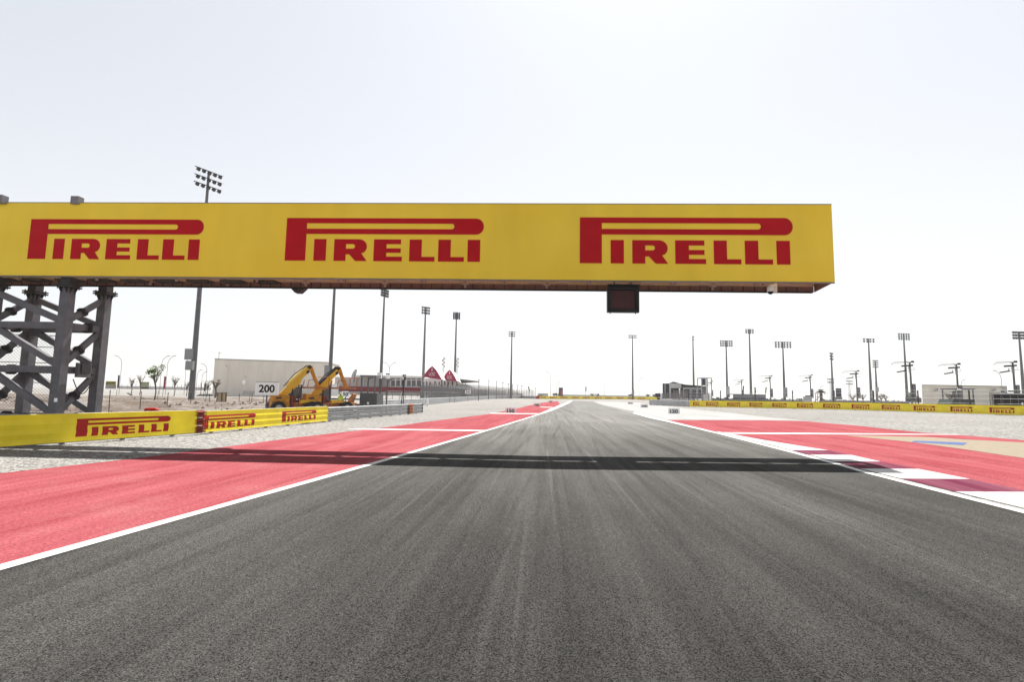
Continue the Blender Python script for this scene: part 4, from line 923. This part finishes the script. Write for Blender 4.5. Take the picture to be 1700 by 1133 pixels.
    for x, y in ((x1, y0), (x1, y1), (x0, y0), (x0, y1)): b.bar((x, y, z0), (x + (.02 if x == x1 else .12), y, z1 if x == x1 else z0 + .65), .055)
    b.bar((x0 + .1, y0, z0 + .6), (x0 + .4, y0, z0 + .6), .04); b.build('work_platform', 'rust_orange', o)
    return o
q = W(455, 677, 42); telehandler('yellow telehandler with raised boom directly right of the 200 board', (q.x, 42, 0), R_(36))
q = W(508, 676, 43.5); telehandler('second yellow telehandler with a darker boom, nearer the grey booth', (q.x, 43.5, 0), R_(40), True)
# orange bucket and red skid
q = W(582, 668, 50); k = thing('loader_bucket', 'rusty orange bucket on an arm beside the grey booth', 'bucket', (q.x, 50, 0)); b = MB()
b.prism([(-.35, 0, .6), (-.2, 0, 1.3), (.15, 0, 1.75), (.3, 0, 1.7), (.1, 0, 1.1), (-.05, 0, .5)], (0, .9, 0)); b.build('bucket', 'rust_orange', k)
b = MB(); b.bar((-.9, .3, .9), (-.1, .3, 2.15), .05); b.box((.7, .3, .55), (1.2, .6, .5)); b.build('arm', 'dark_steel', k)

# marshal (person) in hi-vis
q = W(565.3, 662, 58); per = thing('person', 'person in a yellow hi-vis vest standing beside the second telehandler', 'person', (q.x, 58, 0))
def skin(verts, edges, rad, name, mt, par):
    me = bpy.data.meshes.new(name); me.from_pydata(verts, edges, []); o = link(name, me, mt, par)
    md = o.modifiers.new('s', 'SKIN'); 
    if not me.skin_vertices: 
        bpy.context.view_layer.objects.active = o
    for v, r in zip(me.skin_vertices[0].data, rad): v.radius = (r, r)
    me.skin_vertices[0].data[0].use_root = True
    s_ = o.modifiers.new('ss', 'SUBSURF'); s_.levels = 1; s_.render_levels = 1
    return o
def person_mesh():
    V = [(0, 0, .95), (0, 0, 1.2), (0, 0, 1.42), (0, 0, 1.52), (0, -.01, 1.66), (-.19, 0, 1.40), (-.24, -.03, 1.13), (-.22, -.16, .92), (.19, 0, 1.40), (.24, -.02, 1.13), (.24, -.12, .9), (-.1, 0, .88), (-.11, 0, .48), (-.12, .02, .08), (-.12, -.14, .04), (.1, 0, .88), (.11, 0, .48), (.12, .02, .08), (.12, -.14, .04)]
    E_ = [(0, 1), (1, 2), (2, 3), (3, 4), (2, 5), (5, 6), (6, 7), (2, 8), (8, 9), (9, 10), (0, 11), (11, 12), (12, 13), (13, 14), (0, 15), (15, 16), (16, 17), (17, 18)]
    Rr = [.15, .15, .14, .06, .10, .07, .05, .035, .07, .05, .035, .09, .07, .05, .045, .09, .07, .05, .045]
    return V, E_, Rr
me = bpy.data.meshes.new('body'); V, E_, Rr = person_mesh(); me.from_pydata(V, E_, [])
bo = link('body', me, 'trouser', per); bo.modifiers.new('s', 'SKIN'); sv = me.skin_vertices[0].data if len(me.skin_vertices) else None
if sv is None:
    bpy.context.view_layer.objects.active = bo
else:
    for v, r in zip(sv, Rr): v.radius = (r, r)
    sv[0].use_root = True
bo.modifiers.new('ss', 'SUBSURF').levels = 1
b = MB(); b.tube((0, 0, .85), (0, 0, 1.25), .21, .2, 12); b.tube((0, 0, 1.25), (0, 0, 1.48), .2, .13, 12)
for s_ in (-1, 1): b.tube((s_ * .17, 0, 1.42), (s_ * .25, -.03, 1.12), .085, .07, 8)
b.build('vest', 'hivis', per)
b = MB(); b.dome((0, -.01, 1.68), .115, 10, 4, 1.0); b.build('cap', 'hivis', per)

# ---------------------------------------------------------------- marshal booths and signals
def booth(label, px0, px1, pyb0, pyt, pyf, Y, fx0, fx1, base_mt, trap=False, deep=2.2, pybot=None):
    A, B = W(px0, pyb0, Y), W(px1, pyb0, Y); zt = A.z; c = (A + B) / 2; g_ = gz(c.x, c.y); o = thing('marshal_booth', label, 'booth', (c.x, Y, g_)); hb = zt - g_; wd = (B - A).length
    b = MB()
    if trap: b.prism([(-wd / 2, 0, 0), (wd / 2, 0, 0), (wd / 2, 0, hb), (-wd / 2 + wd * .24, 0, hb)], (0, deep, 0))
    else: b.prism([(-wd / 2, 0, -.1), (wd / 2, 0, -.1), (wd / 2, 0, hb), (-wd / 2, 0, hb)], (0, deep, 0))
    b.build('base', base_mt, o)
    C0, D0 = W(fx0, pyt, Y), W(fx1, pyt, Y); x0, x1 = C0.x - c.x, D0.x - c.x; ht = (C0.z + D0.z) / 2 - g_; b = MB(); r = .11
    for x in (x0, x1):
        for y in (.1, deep - .1): b.bar((x, y, hb), (x, y, ht), r)
    b.build('frame', 'grey_steel', o); b = MB(); b.box(((x0 + x1) / 2, deep / 2, ht + .05), (x1 - x0 + .3, deep + .2, .16)); b.build('roof', 'grey_steel_light', o)
    return o, c, g_, x0, x1, ht, hb
o, c, g_, x0, x1, ht, hb = booth('grey marshal booth with a dark screened base behind the bare crash barrier', 597.5, 626, 653, 625.5, 625, 52, 600.5, 622.5, 'black_mesh', deep=2.6)
b = MB(); b.bar(((x0 + x1) / 2, .05, hb), ((x0 + x1) / 2, .05, ht - .4), .13); b.path([Vector(((x0 + x1) / 2, .05, ht - .5)), Vector(((x0 + x1) / 2 + .12, -.05, ht - .2)), Vector(((x0 + x1) / 2 + .5, -.1, ht - .1))], .06); b.build('inner_post', 'grey_steel', o)
b = MB(); b.path([Vector((1.75, .2, 0)), Vector((1.75, .2, hb + .9)), Vector((1.85, .2, hb + 1.25)), Vector((2.2, .2, hb + 1.4))], .07); b.build('curved_post', 'grey_steel', o)
b = MB(); b.box((.0, -.03, .85), (.22, .02, .22)); b.build('notice', 'white_board', o)
o, c, g_, x0, x1, ht, hb = booth('open marshal booth on a dark green ramped base before the beige building', 1572, 1618, 663, 647, 663, 73, 1587, 1616, 'green_cloth', True, 2.4)
b = MB(); b.bar(((x1 + x0) / 2 + .55, 0.05, hb), ((x1 + x0) / 2 + .55, .05, ht), .1); b.build('inner_post', 'grey_steel_light', o); b = MB(); b.box(((x0 + x1) / 2 - .45, 1.2, (hb + ht) / 2 - .1), (.42, .2, ht - hb - .3)); b.build('panel', 'grey_steel_light', o)
b = MB(); b.box((x1 - .25, -.015, hb * .5), (.24, .02, .24)); b.build('notice', 'white_board', o)
def light_panel(label, px, pyt, pyb, Y, white=True, base=True):
    A, B = W(px, pyt, Y), W(px, pyb, Y); g_ = gz(A.x, A.y); o = thing('signal_light', label, 'signal', (A.x, Y, g_)); s = Y / F
    b = MB(); b.bar((0, 0, 0), (0, 0, B.z - g_), .09); b.build('post', 'pole_grey', o)
    b = MB(); b.box((0, 0, B.z - g_ + 2 * s), (6 * s, .12, 4.5 * s)); b.build('panel', 'white_board', o)
    b = MB()
    for x in (-1.6, 1.6): b.tube((x * s, -.1, A.z - g_ - 1.6 * s), (x * s, .06, A.z - g_ - 1.6 * s), 1.4 * s, n=10)
    b.build('lamp', 'lamp_dark', o)
light_panel('white signal panel with two round lamps left of the white 100 board', 644, 620, 629, 60); light_panel('white signal panel with two round lamps above the blue step ladder', 671.5, 622, 630, 62)
light_panel('white signal panel above the green marshal platform', 1592.5, 643, 648, 71.5); light_panel('white signal panel in front of the dark shed', 1663.5, 649, 655, 65)
q = W(629, 661, 54); k = thing('camera_box', 'white box fixed on a pole behind the grey booth', 'box', (q.x, 54, 0)); b = MB(); A = W(630, 624, 54); b.box((0, 0, A.z), (.36, .3, .58)); b.build('housing', 'white_board', k); b = MB(); b.tube((0, .1, 0), (0, .1, A.z), .06); b.build('post', 'pole_grey', k)
# step ladder / tripod
q = W(663, 670, 48); k = thing('step_ladder', 'tall blue-grey step ladder with a camera on top, behind the bare crash barrier', 'ladder', (q.x, 48, 0)); b = MB()
b.bar((.12, 0, .1), (.28, .1, 2.7), .07); b.bar((.32, .35, .1), (.32, .1, 2.7), .06)
for i in range(7): b.bar((.14 + i * .02, .0, .4 + i * .33), (.33, .0, .4 + i * .33), .04)
b.build('ladder', 'navy_panel', k); b = MB(); b.bar((-.32, -.1, .1), (.2, 0, 2.0), .06); b.build('stay', 'white_plastic', k)
b = MB(); b.box((.3, 0, 2.85), (.2, .3, .45)); b.box((.42, 0, 3.2), (.18, .25, .3)); b.box((.28, 0, 3.45), (.12, .2, .2)); b.build('camera', 'lamp_dark', k)

# ---------------------------------------------------------------- buildings
def block(o, part, mt, px0, px1, py0, py1, Y, depth=6, inset=0):
    """box whose front face covers the pixel rectangle at depth Y"""
    A = W(px0, (py0 + py1) / 2, Y); B = W(px1, (py0 + py1) / 2, Y); T = W((px0 + px1) / 2, py0, Y); D = W((px0 + px1) / 2, py1, Y)
    q = Vector((A.x + B.x, 2 * Y, 0)).normalized(); q = q / q.y     # side walls run away from the track
    b = MB(); f_ = q * inset; l_, r__ = Vector((A.x, Y, 0)) + f_, Vector((B.x, Y, 0)) + f_
    b.prism([l_ + Vector((0, 0, D.z)), r__ + Vector((0, 0, D.z)), r__ + Vector((0, 0, T.z)), l_ + Vector((0, 0, T.z))], q * depth); return b.build(part, mt, o, True)
def bld(name, label, px, Y, cat='building'):
    p = gp2(px, Y); return thing(name, label, cat, p)
o = bld('warehouse', 'large windowless beige warehouse behind the yellow telehandlers', 450, 150)
zt = W(352, 597, 150).z; P0, P1, P2_, P3 = gp2(352, 150), gp2(541, 158), gp2(561, 176), gp2(352, 195)
for p_ in (P0, P1, P2_, P3): p_.z = -.3
b = MB(); b.prism([P0, P1, P2_, P3], (0, 0, zt + .3)); b.build('wall', 'warehouse_wall', o, True)
b = MB(); ring = [P0, P1, P2_]
for i in range(2): b.bar(ring[i] + Vector((0, -.1, zt + .42)), ring[i + 1] + Vector((0, -.1, zt + .42)), .3, .26)
b.build('parapet', 'concrete', o, True)
b = MB()
for t_ in (.12, .25, .38, .5, .62, .75, .88): q = P0.lerp(P1, t_); b.bar(q + Vector((0, -.05, .3)), q + Vector((0, -.05, zt)), .05, .05, up=(1, 0, 0))
b.build('wall_joint', 'warehouse_wall', o, True)
b = MB()
for px, py in ((377, 609), (409, 627), (490, 618)): q = W(px, py, 150); b.tube(q, q + Vector((0, -.9, .3)), .08)
b.build('wall_light', 'lamp_grey', o, True)
block(o, 'plinth', 'concrete', 403, 452, 649.5, 656, 128, 6)
block(o, 'notice', 'white_board', 402.5, 407, 632, 638, 149.5, .3)
bt = bld('antenna', 'small antenna mast on the left end of the warehouse roof', 362, 152, 'antenna'); b = MB(); q = W(363, 597, 152); b.bar(q, q + Vector((0, 0, 2.2)), .09); b.bar(q + Vector((-.2, 0, 1.8)), q + Vector((.7, 0, 1.8)), .07); b.build('pole', 'pole_grey', bt, True)
o = bld('pit_building', 'long low grey building with white roof and maroon base behind the fence', 620, 135)
block(o, 'wall', 'light_wall', 556, 648, 627, 643, 135, 18); block(o, 'wall', 'white_wall', 648, 702, 627.5, 643.5, 134, 18)
block(o, 'roof', 'white_wall', 588, 703, 624, 627.4, 133, 20)
block(o, 'base', 'maroon_wall', 556, 741, 643.2, 651.5, 132.5, 16); block(o, 'plinth', 'concrete', 540, 741, 651.5, 657, 132, 16)
block(o, 'white_annex', 'white_wall', 544, 562, 638, 658, 128, 5)
for i in range(6):
    x = 648.5 + i * 8.6
    if i in (3,): x += .5
    w1 = block(o, 'window', 'glass_dark', x + .8, x + 6.8, 632, 641.5, 134, .2, -.12); block(o, 'window', 'glass_dark', x + .8, x + 6.8, 628.6, 630.2, 134, .2, -.12)
b = MB()
for i in range(14):
    q = W(562 + i * 6.2, 635, 135); b.bar(Vector((q.x, 134.93, 4.1)), Vector((q.x, 134.93, W(600, 628, 135).z)), .06, .05, up=(1, 0, 0))
b.build('panel_joint', 'concrete', o, True)
o = bld('satellite_dish', 'pale satellite dish on the grey building behind the telehandler', 588, 130, 'dish'); q = W(588, 621, 130); b = MB()
n_d = 14; vs = [q + Vector((.55, 0, 0)).cross(Vector((0, 1, 0))) * 0 + Vector((math.cos(2 * math.pi * i / n_d) * .55 - .0 + math.sin(2 * math.pi * i / n_d) * .45, -.2 * math.cos(2 * math.pi * i / n_d), math.sin(2 * math.pi * i / n_d) * 1.15)) for i in range(n_d)]
b.add(vs + [q + Vector((.4, .35, -.15))], [(i, (i + 1) % n_d, n_d) for i in range(n_d)], True); b.build('dish', 'galvanised_far', o, True); b = MB(); b.tube(q + Vector((.2, .2, -.2)), Vector((q.x - .1, q.y + .3, 4.2)), .12); b.build('mount', 'pole_grey', o, True)
# tents
def tent(label, x0, x1, xp, yp, yb0, yb1, Y, txt):
    s = Y / F; A, B, Pk = W(x0, yb0, Y), W(x1, yb1, Y), W(xp, yp, Y); g_ = gz(A.x, Y); o = thing('canopy_tent', label, 'tent', (Pk.x, Y, g_)); pts = []
    n = 16
    for i in range(n + 1):
        t_ = i / n
        if t_ < .5: f = t_ * 2; e = f - .0; z = A.z + (Pk.z - A.z) * (math.sin(f * math.pi / 2) * .55 + f * .45); x = A.x + (Pk.x - A.x) * f
        else: f = (1 - t_) * 2; z = B.z + (Pk.z - B.z) * (math.sin(f * math.pi / 2) * .55 + f * .45); x = B.x + (Pk.x - B.x) * f
        pts.append(Vector((x, Y, z)))
    b = MB(); b.prism(pts, (0, .25, 0)); b.build('gable', 'maroon_cloth', o, True)
    b = MB(); vs = [p + Vector((0, .25, .1)) for p in pts] + [Vector((Pk.x + (p.x - Pk.x) * .9, Y + 14, g_ + 4 + (p.z - g_ - 4) * .98)) for p in pts]; m_ = n + 1
    b.add(vs, [(i, i + 1, m_ + i + 1, m_ + i) for i in range(n)], True); b.build('canopy', 'tent_white', o, True)
    b = MB()
    for p in (A, B): b.tube((p.x, Y + .2, g_), (p.x, Y + .2, p.z), .14)
    b.build('leg', 'lamp_dark', o, True)
    wdt = (B.x - A.x)
    cx = (W(xp, yp, Y).x - Pk.x)
    text_obj(txt, cx - wdt * .15, cx + wdt * .17, A.z - g_ + (Pk.z - A.z) * .12, A.z - g_ + (Pk.z - A.z) * .42, o, 'tent_white', -.05, .0)
    b = MB()
    for k in range(4): b.box((cx, -.03, (Pk.z - g_) - (Pk.z - A.z) * (.16 + .09 * k)), (wdt * (.02 + .016 * (k % 3 + 1)), .03, (Pk.z - A.z) * .05))
    b.build('emblem', 'tent_white', o)
tent('larger maroon and white canopy tent with pale letters', 702, 733.5, 717.5, 608.8, 626, 631, 128, 'LCSC')
tent('smaller maroon and white canopy tent right of the larger one', 733.5, 758.5, 746.5, 614.8, 631, 633.5, 138, 'LCSC')
o = bld('hospitality_block', 'white open terrace under the maroon tents', 730, 146)
block(o, 'wall', 'white_wall', 702, 759, 629, 644, 152, 6); block(o, 'balustrade', 'galvanised_far', 700, 760, 641, 645, 133, .3)
for i, px in enumerate((707, 713, 721, 728, 737, 743, 750)): block(o, 'window', 'glass_dark', px, px + 2.2, 633.5 + i % 2, 640, 151.8, .15)
block(o, 'column', 'lamp_dark', 742.5, 744, 631, 652, 132, .3); block(o, 'base', 'maroon_wall', 741, 760, 646, 655, 150, 8)
# grandstand running away to the right
o = bld('grandstand', 'long open grandstand running into the distance behind the left mesh fence', 800, 180)
def lp(px0, Y0, px1, Y1, t_): a, b = gp2(px0, Y0), gp2(px1, Y1); return a.lerp(b, t_)
a0, a1 = gp2(762, 168), gp2(868, 330); u = (a1 - a0).normalized(); nb = Vector((-u.y, u.x, 0))
h0 = W(762, 634, 168).z - a0.z
b = MB()
for k in range(8):
    za, zb = 1.6 + k * (h0 - 1.6) / 8, 1.6 + (k + 1) * (h0 - 1.6) / 8; off = nb * (k * 1.2)
    b.prism([a0 + off + Vector((0, 0, 0)), a1 + off + Vector((0, 0, 0)), a1 + off + Vector((0, 0, zb)), a0 + off + Vector((0, 0, zb))], nb * 1.15)
b.build('seating', 'light_wall', o, True)
b = MB(); z_r = W(765, 627, 168).z - a0.z; e_ = a0.lerp(a1, .30)
b.prism([a0 + nb * 4 + Vector((0, 0, z_r)), e_ + nb * 4 + Vector((0, 0, z_r)), e_ + nb * 11 + Vector((0, 0, z_r - .5)), a0 + nb * 11 + Vector((0, 0, z_r - .5))], (0, 0, -.45)); b.build('roof', 'lamp_dark', o, True)
b = MB()
for i in range(10): q = a0.lerp(e_, i / 9) + nb * 9.6; b.bar(q + Vector((0, 0, 0)), q + Vector((0, 0, z_r - .6)), .3)
b.build('roof_post', 'pole_grey', o, True)
b = MB()
for i in range(46):
    q = a0.lerp(a1, i / 45) - nb * .4; b.bar(q, q + Vector((0, 0, 2.6)), .12)
b.bar(a0 - nb * .4 + Vector((0, 0, 2.4)), a1 - nb * .4 + Vector((0, 0, 2.4)), .15); b.build('railing', 'pole_grey', o, True)
for i, (px, pyt, Y) in enumerate(((794.5, 631, 150), (811, 632, 175), (824, 633.5, 190), (834.5, 636, 205), (843.5, 638, 220), (850.5, 639, 235), (859, 640, 250), (866, 641, 262), (889, 645, 280))):
    p = gp2(px, Y); hh = W(px, pyt, Y).z - p.z; o = thing('speaker_pole', 'thin pole with loudspeakers above the left grandstand fence', 'pole', p, 0, 'speaker poles along the left grandstand')
    b = MB(); b.tube((0, 0, 0), (0, 0, hh), .12, .09, 6); b.build('pole', 'pole_grey', o); b = MB(); s = Y / F
    b.box((-.9 * s, 0, hh), (1.4 * s, .3, .8 * s)); b.box((.9 * s, 0, hh), (1.4 * s, .3, .8 * s)); b.build('speaker', 'lamp_dark', o)
for i, (x_, y_, Y, lb_) in enumerate(((734.5, 593, 250, 'spindly antenna tower rising between the two maroon tents'), (757.5, 594, 260, 'thin lattice antenna right of the maroon tents'))):
    p = gp2(x_, Y); hh = W(x_, y_, Y).z - p.z; o = thing('antenna_tower', lb_, 'antenna', p); b = MB()
    for k in range(3): b.tube((.4 * math.cos(k * 2.1), .4 * math.sin(k * 2.1), 0), (.25 * math.cos(k * 2.1), .25 * math.sin(k * 2.1), hh), .06, n=4)
    for k in range(int(hh / 1.2)): b.tube((.4, 0, k * 1.2), (-.3, .2, k * 1.2 + 1.2), .05, n=4)
    b.build('mast', 'pole_grey', o); b = MB()
    for k in range(5): b.box((.5 * (-1) ** k, 0, hh - .8 - k * .9), (.6, .5, .7))
    b.build('antenna', 'lamp_grey', o)
# dark screen tower and far low structures
o = bld('screen_tower', 'dark blue and maroon screen tower on the horizon beyond the far yellow barrier', 931, 270); block(o, 'tower', 'navy_panel', 927.5, 934.5, 644, 659, 270, 3); block(o, 'lower_panel', 'maroon_cloth', 930.5, 934, 648.5, 657.5, 270, .4, -.25); block(o, 'base', 'lamp_dark', 926.5, 936, 656.5, 659, 269, 5)
o = bld('low_wall', 'low pale wall on the horizon at the end of the straight', 1000, 320, 'wall'); block(o, 'wall', 'light_wall', 935, 1090, 656.8, 660, 320, 4)
for i in range(14):
    pass
o = bld('seat_block', 'pale low stand at the far end of the left mesh fence', 900, 250); block(o, 'seats', 'galvanised_far', 893, 910, 653.5, 658, 250, 4); block(o, 'base', 'lamp_dark', 892, 901, 656.5, 659, 240, 2)
# pavilion right
o = bld('pavilion', 'dark navy pavilion with a shallow pointed roof behind the mesh fence', 1130, 150)
block(o, 'wall', 'navy_panel', 1100, 1112, 637, 662, 150, 14); block(o, 'pillar', 'light_wall', 1103.6, 1104.8, 637, 662, 149.8, .4)
block(o, 'porch', 'light_wall', 1111, 1131, 637, 645, 149, 3); block(o, 'pillar', 'light_wall', 1111, 1114, 645, 662, 149, .8); block(o, 'pillar', 'light_wall', 1126.5, 1128, 645, 662, 149, .8); block(o, 'door', 'navy_panel', 1114, 1126.5, 645, 662, 151, 12)
block(o, 'wall', 'navy_panel', 1129, 1165, 641, 662, 151, 13); block(o, 'canopy', 'galvanised_far', 1134, 1164, 643.8, 646.6, 146, 3)
T1, T2, T3 = W(1110, 637, 150), W(1118, 634, 150), W(1140, 639.5, 150); T4, T5 = W(1100, 637, 150), W(1165, 641, 150)
b = MB(); b.prism([T4, T5, T3, W(1131, 637.5, 150), T2, T1], (4.5, 14, 0)); b.build('roof', 'lamp_dark', o, True)
for px in (1134, 1146, 1156): block(o, 'column', 'galvanised_far', px, px + 1.6, 646, 664, 146, .4)
o = bld('frame_tower', 'dark scaffold tower with a white open top beside the pavilion', 1172, 140)
block(o, 'cladding', 'navy_panel', 1165.5, 1171, 629.5, 640, 140, 3); block(o, 'cladding', 'grey_steel', 1165.5, 1172, 641.5, 658, 140, 3)
b = MB(); A, B = W(1164.5, 628, 140), W(1181, 628, 140)
for y in (0, 3):
    b.bar(A + Vector((0, y, 0)), B + Vector((0, y, -.05)), .22)
    for q in (A, A.lerp(B, .45), B): b.bar(Vector((q.x, q.y + y, 1)), q + Vector((0, y, 0)), .2)
b.bar(A, A + Vector((0, 3, 0)), .2); b.bar(B, B + Vector((0, 3, 0)), .2); b.build('frame', 'galvanised_far', o, True)
block(o, 'base_panel', 'white_wall', 1167, 1178, 655, 667, 125, 2)
o = bld('hall', 'low purple-grey hall with flat white roof behind the right barrier', 1244, 170); block(o, 'wall', 'purple_grey', 1217, 1271.5, 655.8, 663, 170, 10); block(o, 'roof', 'white_wall', 1205, 1272, 654.6, 655.8, 169.5, 12)
o = MB(); o = bld('hedge', 'long dark clipped hedge behind the right mesh fence', 1300, 150, 'hedge'); 
for i, (x0, x1, ya, yb, Y) in enumerate(((1184, 1340, 660, 664, 152), (1362, 1420, 663.2, 666.5, 150), (1450, 1505, 663, 667, 148))): 
    A, B = gp2(x0, Y), gp2(x1, Y); b = MB(); n_ = int((B - A).length / .5)
    rn = random.Random(i)
    for k in range(n_ * 7):
        c_ = A.lerp(B, rn.random()) + Vector((0, rn.uniform(-1, 1), rn.uniform(.1, 1.55))); s_ = rn.uniform(.15, .35); d = Vector((rn.uniform(-1, 1), rn.uniform(-1, 1), rn.uniform(-.6, .6))).normalized() * s_; e = d.cross(Vector((.3, rn.uniform(-1, 1), 1))).normalized() * s_
        b.add([c_ - d, c_ + e, c_ + d, c_ - e], [(0, 1, 2, 3)])
    b.prism([A + Vector((0, -.7, 0)), B + Vector((0, -.7, 0)), B + Vector((0, -.7, 1.25)), A + Vector((0, -.7, 1.25))], (0, 1.4, 0))
    b.build('foliage', 'hedge_green', o, True)
o = bld('low_wall', 'low grey wall in front of the dark hedge on the right', 1350, 130, 'wall'); block(o, 'wall', 'purple_grey', 1290, 1340, 665, 669, 130, .6); block(o, 'wall', 'purple_grey', 1366, 1510, 665.8, 670.5, 128, .6)
o = bld('cabin', 'light grey cabin left of the dark palm', 1340, 118); block(o, 'wall', 'galvanised_far', 1333.5, 1347, 658.5, 668, 118, 3); block(o, 'roof', 'lamp_dark', 1337, 1347.5, 657, 658.4, 117.6, 3.4)
o = bld('scaffold', 'small open scaffold frame between the cabin and the dark palm', 1356, 112, 'scaffold'); b = MB()
for x_ in (1353.5, 1357, 1361):
    A = W(x_, 653, 112); b.bar(Vector((A.x, 112, .5)), A, .09)
for y_ in (653.5, 659): b.bar(W(1353.5, y_, 112), W(1361, y_, 112), .08)
b.bar(W(1351, 669, 112), W(1361, 658, 112), .1); b.build('frame', 'grey_steel', o, True)
o = bld('video_wall', 'dark navy video wall seen from behind on the right horizon', 1392, 180, 'screen'); block(o, 'screen', 'navy_panel', 1387.5, 1397, 645, 661, 180, 1.2); block(o, 'base', 'lamp_grey', 1386, 1398.5, 660, 664, 180, 2); block(o, 'post', 'purple_grey', 1385, 1386.3, 649, 663, 180, .5)
o = bld('container', 'low purple-grey container behind the four-row floodlight mast', 1516, 120); block(o, 'body', 'purple_grey', 1503, 1530, 660.5, 669, 120, 3); block(o, 'stripe', 'navy_panel', 1503, 1527, 659.6, 661, 119.8, 3.2)
o = bld('gate_frame', 'dark two-legged frame beside the container', 1521, 100, 'frame'); b = MB()
for x_ in (1519.5, 1524): A = W(x_, 655, 100); b.bar(Vector((A.x, 100, .5)), A, .14)
b.bar(W(1518, 661, 100), W(1526, 661, 100), .14); b.build('frame', 'grey_steel', o, True)
o = bld('beige_hall', 'large plain beige building at right behind the wire fence', 1600, 108)
block(o, 'wall', 'warehouse_wall', 1531, 1664, 640.6, 675, 108, 26); block(o, 'side_wall', 'light_wall', 1664.2, 1673, 641.2, 675, 110, 24); block(o, 'parapet', 'concrete', 1530.8, 1664.4, 640, 640.9, 107.8, .5)
for px in (1551, 1646): 
    q = W(px, 649, 108); b = MB(); b.tube(q, q + Vector((0, -.8, .2)), .12, .3, 8); b.build('wall_light', 'lamp_grey', o, True)
block(o, 'roof_plant', 'lamp_dark', 1673, 1695, 649, 650.2, 111, 8)
o = bld('shed', 'dark open-fronted shed with flat grey roof at the right edge', 1670, 64)
block(o, 'roof', 'grey_steel_light', 1642, 1760, 653.5, 656.3, 64, 5)
block(o, 'back_wall', 'dark_steel', 1650, 1760, 656.5, 676, 67, .4); block(o, 'post', 'grey_steel_light', 1643, 1645, 656.3, 676, 64, .2); block(o, 'panel', 'white_wall', 1646, 1649.5, 656.5, 674, 66, .2)
for px in (1661, 1677, 1690): block(o, 'post', 'grey_steel', px, px + 1.4, 656.3, 676, 64.2, .2)
block(o, 'notice', 'white_board', 1696, 1699, 669, 673, 63.8, .05); block(o, 'shutter', 'black_plastic', 1651, 1694, 657, 676, 65.5, .2)
o = bld('chevron_wall', 'pale concrete block with a yellow and black striped panel near the tower', 184, 90, 'barrier'); block(o, 'wall', 'concrete', 175, 193, 638.5, 646, 90, 1)
pn = block(o, 'striped_panel', 'stripe_yellow', 175.5, 192.5, 633.5, 638.6, 89.9, .6); b = MB()
for i in range(7):
    a, c_ = W(176 + i * 2.4, 638.2, 89.85), W(178 + i * 2.4, 634.2, 89.85); b.bar(a, c_, .12, .02, up=(0, 1, 0))
b.build('stripe', 'ink', pn, True)
o = bld('hut', 'small pale green hut behind the sparse trees', 240, 120); block(o, 'wall', 'pale_green', 232, 247.5, 635.5, 644, 120, 3); block(o, 'roof', 'pale_green', 231, 248, 634.6, 635.5, 119.7, 3.6); block(o, 'base', 'lamp_dark', 234, 247, 643.5, 646, 119.8, .5)
o = bld('low_wall', 'long faint grey wall along the desert horizon at left', 280, 230, 'wall'); block(o, 'wall', 'light_wall', 196, 350, 642.5, 647.5, 230, 2)
for i in range(16):
    x_ = 200 + i * 9.4 + random.uniform(-3, 3)
    block(o, 'post', 'pole_grey', x_, x_ + .6, 637.5 + random.uniform(-1, 2), 646, 226, .4)
q = W(214, 656.5, 70); b = MB(); b.add([(-.35, 0, .25), (.2, 0, 0), (.6, 0, .02), (.1, .2, .12), (-.3, .3, .32)], [(0, 1, 4), (1, 3, 4), (1, 2, 3)]); b.add([(-.35, 0, .22), (.2, 0, -.05), (.6, 0, .0), (.1, .2, .05), (-.3, .3, .25)], [(4, 1, 0), (4, 3, 1), (3, 2, 1)])
o = b.build('rubber_scrap', 'black_plastic'); o.location = (q.x, 70, q.z); o['label'] = 'dark scrap of rubber lying on the sand left of the green tree'; o['category'] = 'debris'
for i, (x0, x1, y0, Y) in enumerate(((361, 376, 653, 52),)):
    o = bld('screened_cage', 'beige cloth screened fence panel left of the 200 board', 368, Y, 'fence'); block(o, 'cloth', 'beige_cloth', x0, x1, y0, 682, Y, .06)
    b = MB()
    for x_ in (x0, (x0 + x1) / 2, x1): A, B = W(x_, 652, Y - .06), W(x_, 682, Y - .06); b.bar(A, Vector((A.x, A.y, 0)), .07)
    b.bar(W(x0, 653, Y - .06), W(x1, 653, Y - .06), .06); b.build('frame', 'bark', o, True)

# ---------------------------------------------------------------- haze
HZ = .00025
hm = bpy.data.materials.new('haze'); hm.use_nodes = True; hn = hm.node_tree; hn.nodes.clear()
ho = hn.nodes.new('ShaderNodeOutputMaterial'); hv = hn.nodes.new('ShaderNodeVolumePrincipled'); hv.inputs['Color'].default_value = (.97, .97, .97, 1); hv.inputs['Density'].default_value = HZ; hv.inputs['Anisotropy'].default_value = .3
hn.links.new(hv.outputs[0], ho.inputs['Volume']); MATS['haze'] = hm
b = MB(); b.box((0, 820, 22), (3100, 1900, 46)); b.build('haze', 'haze', kind='stuff')
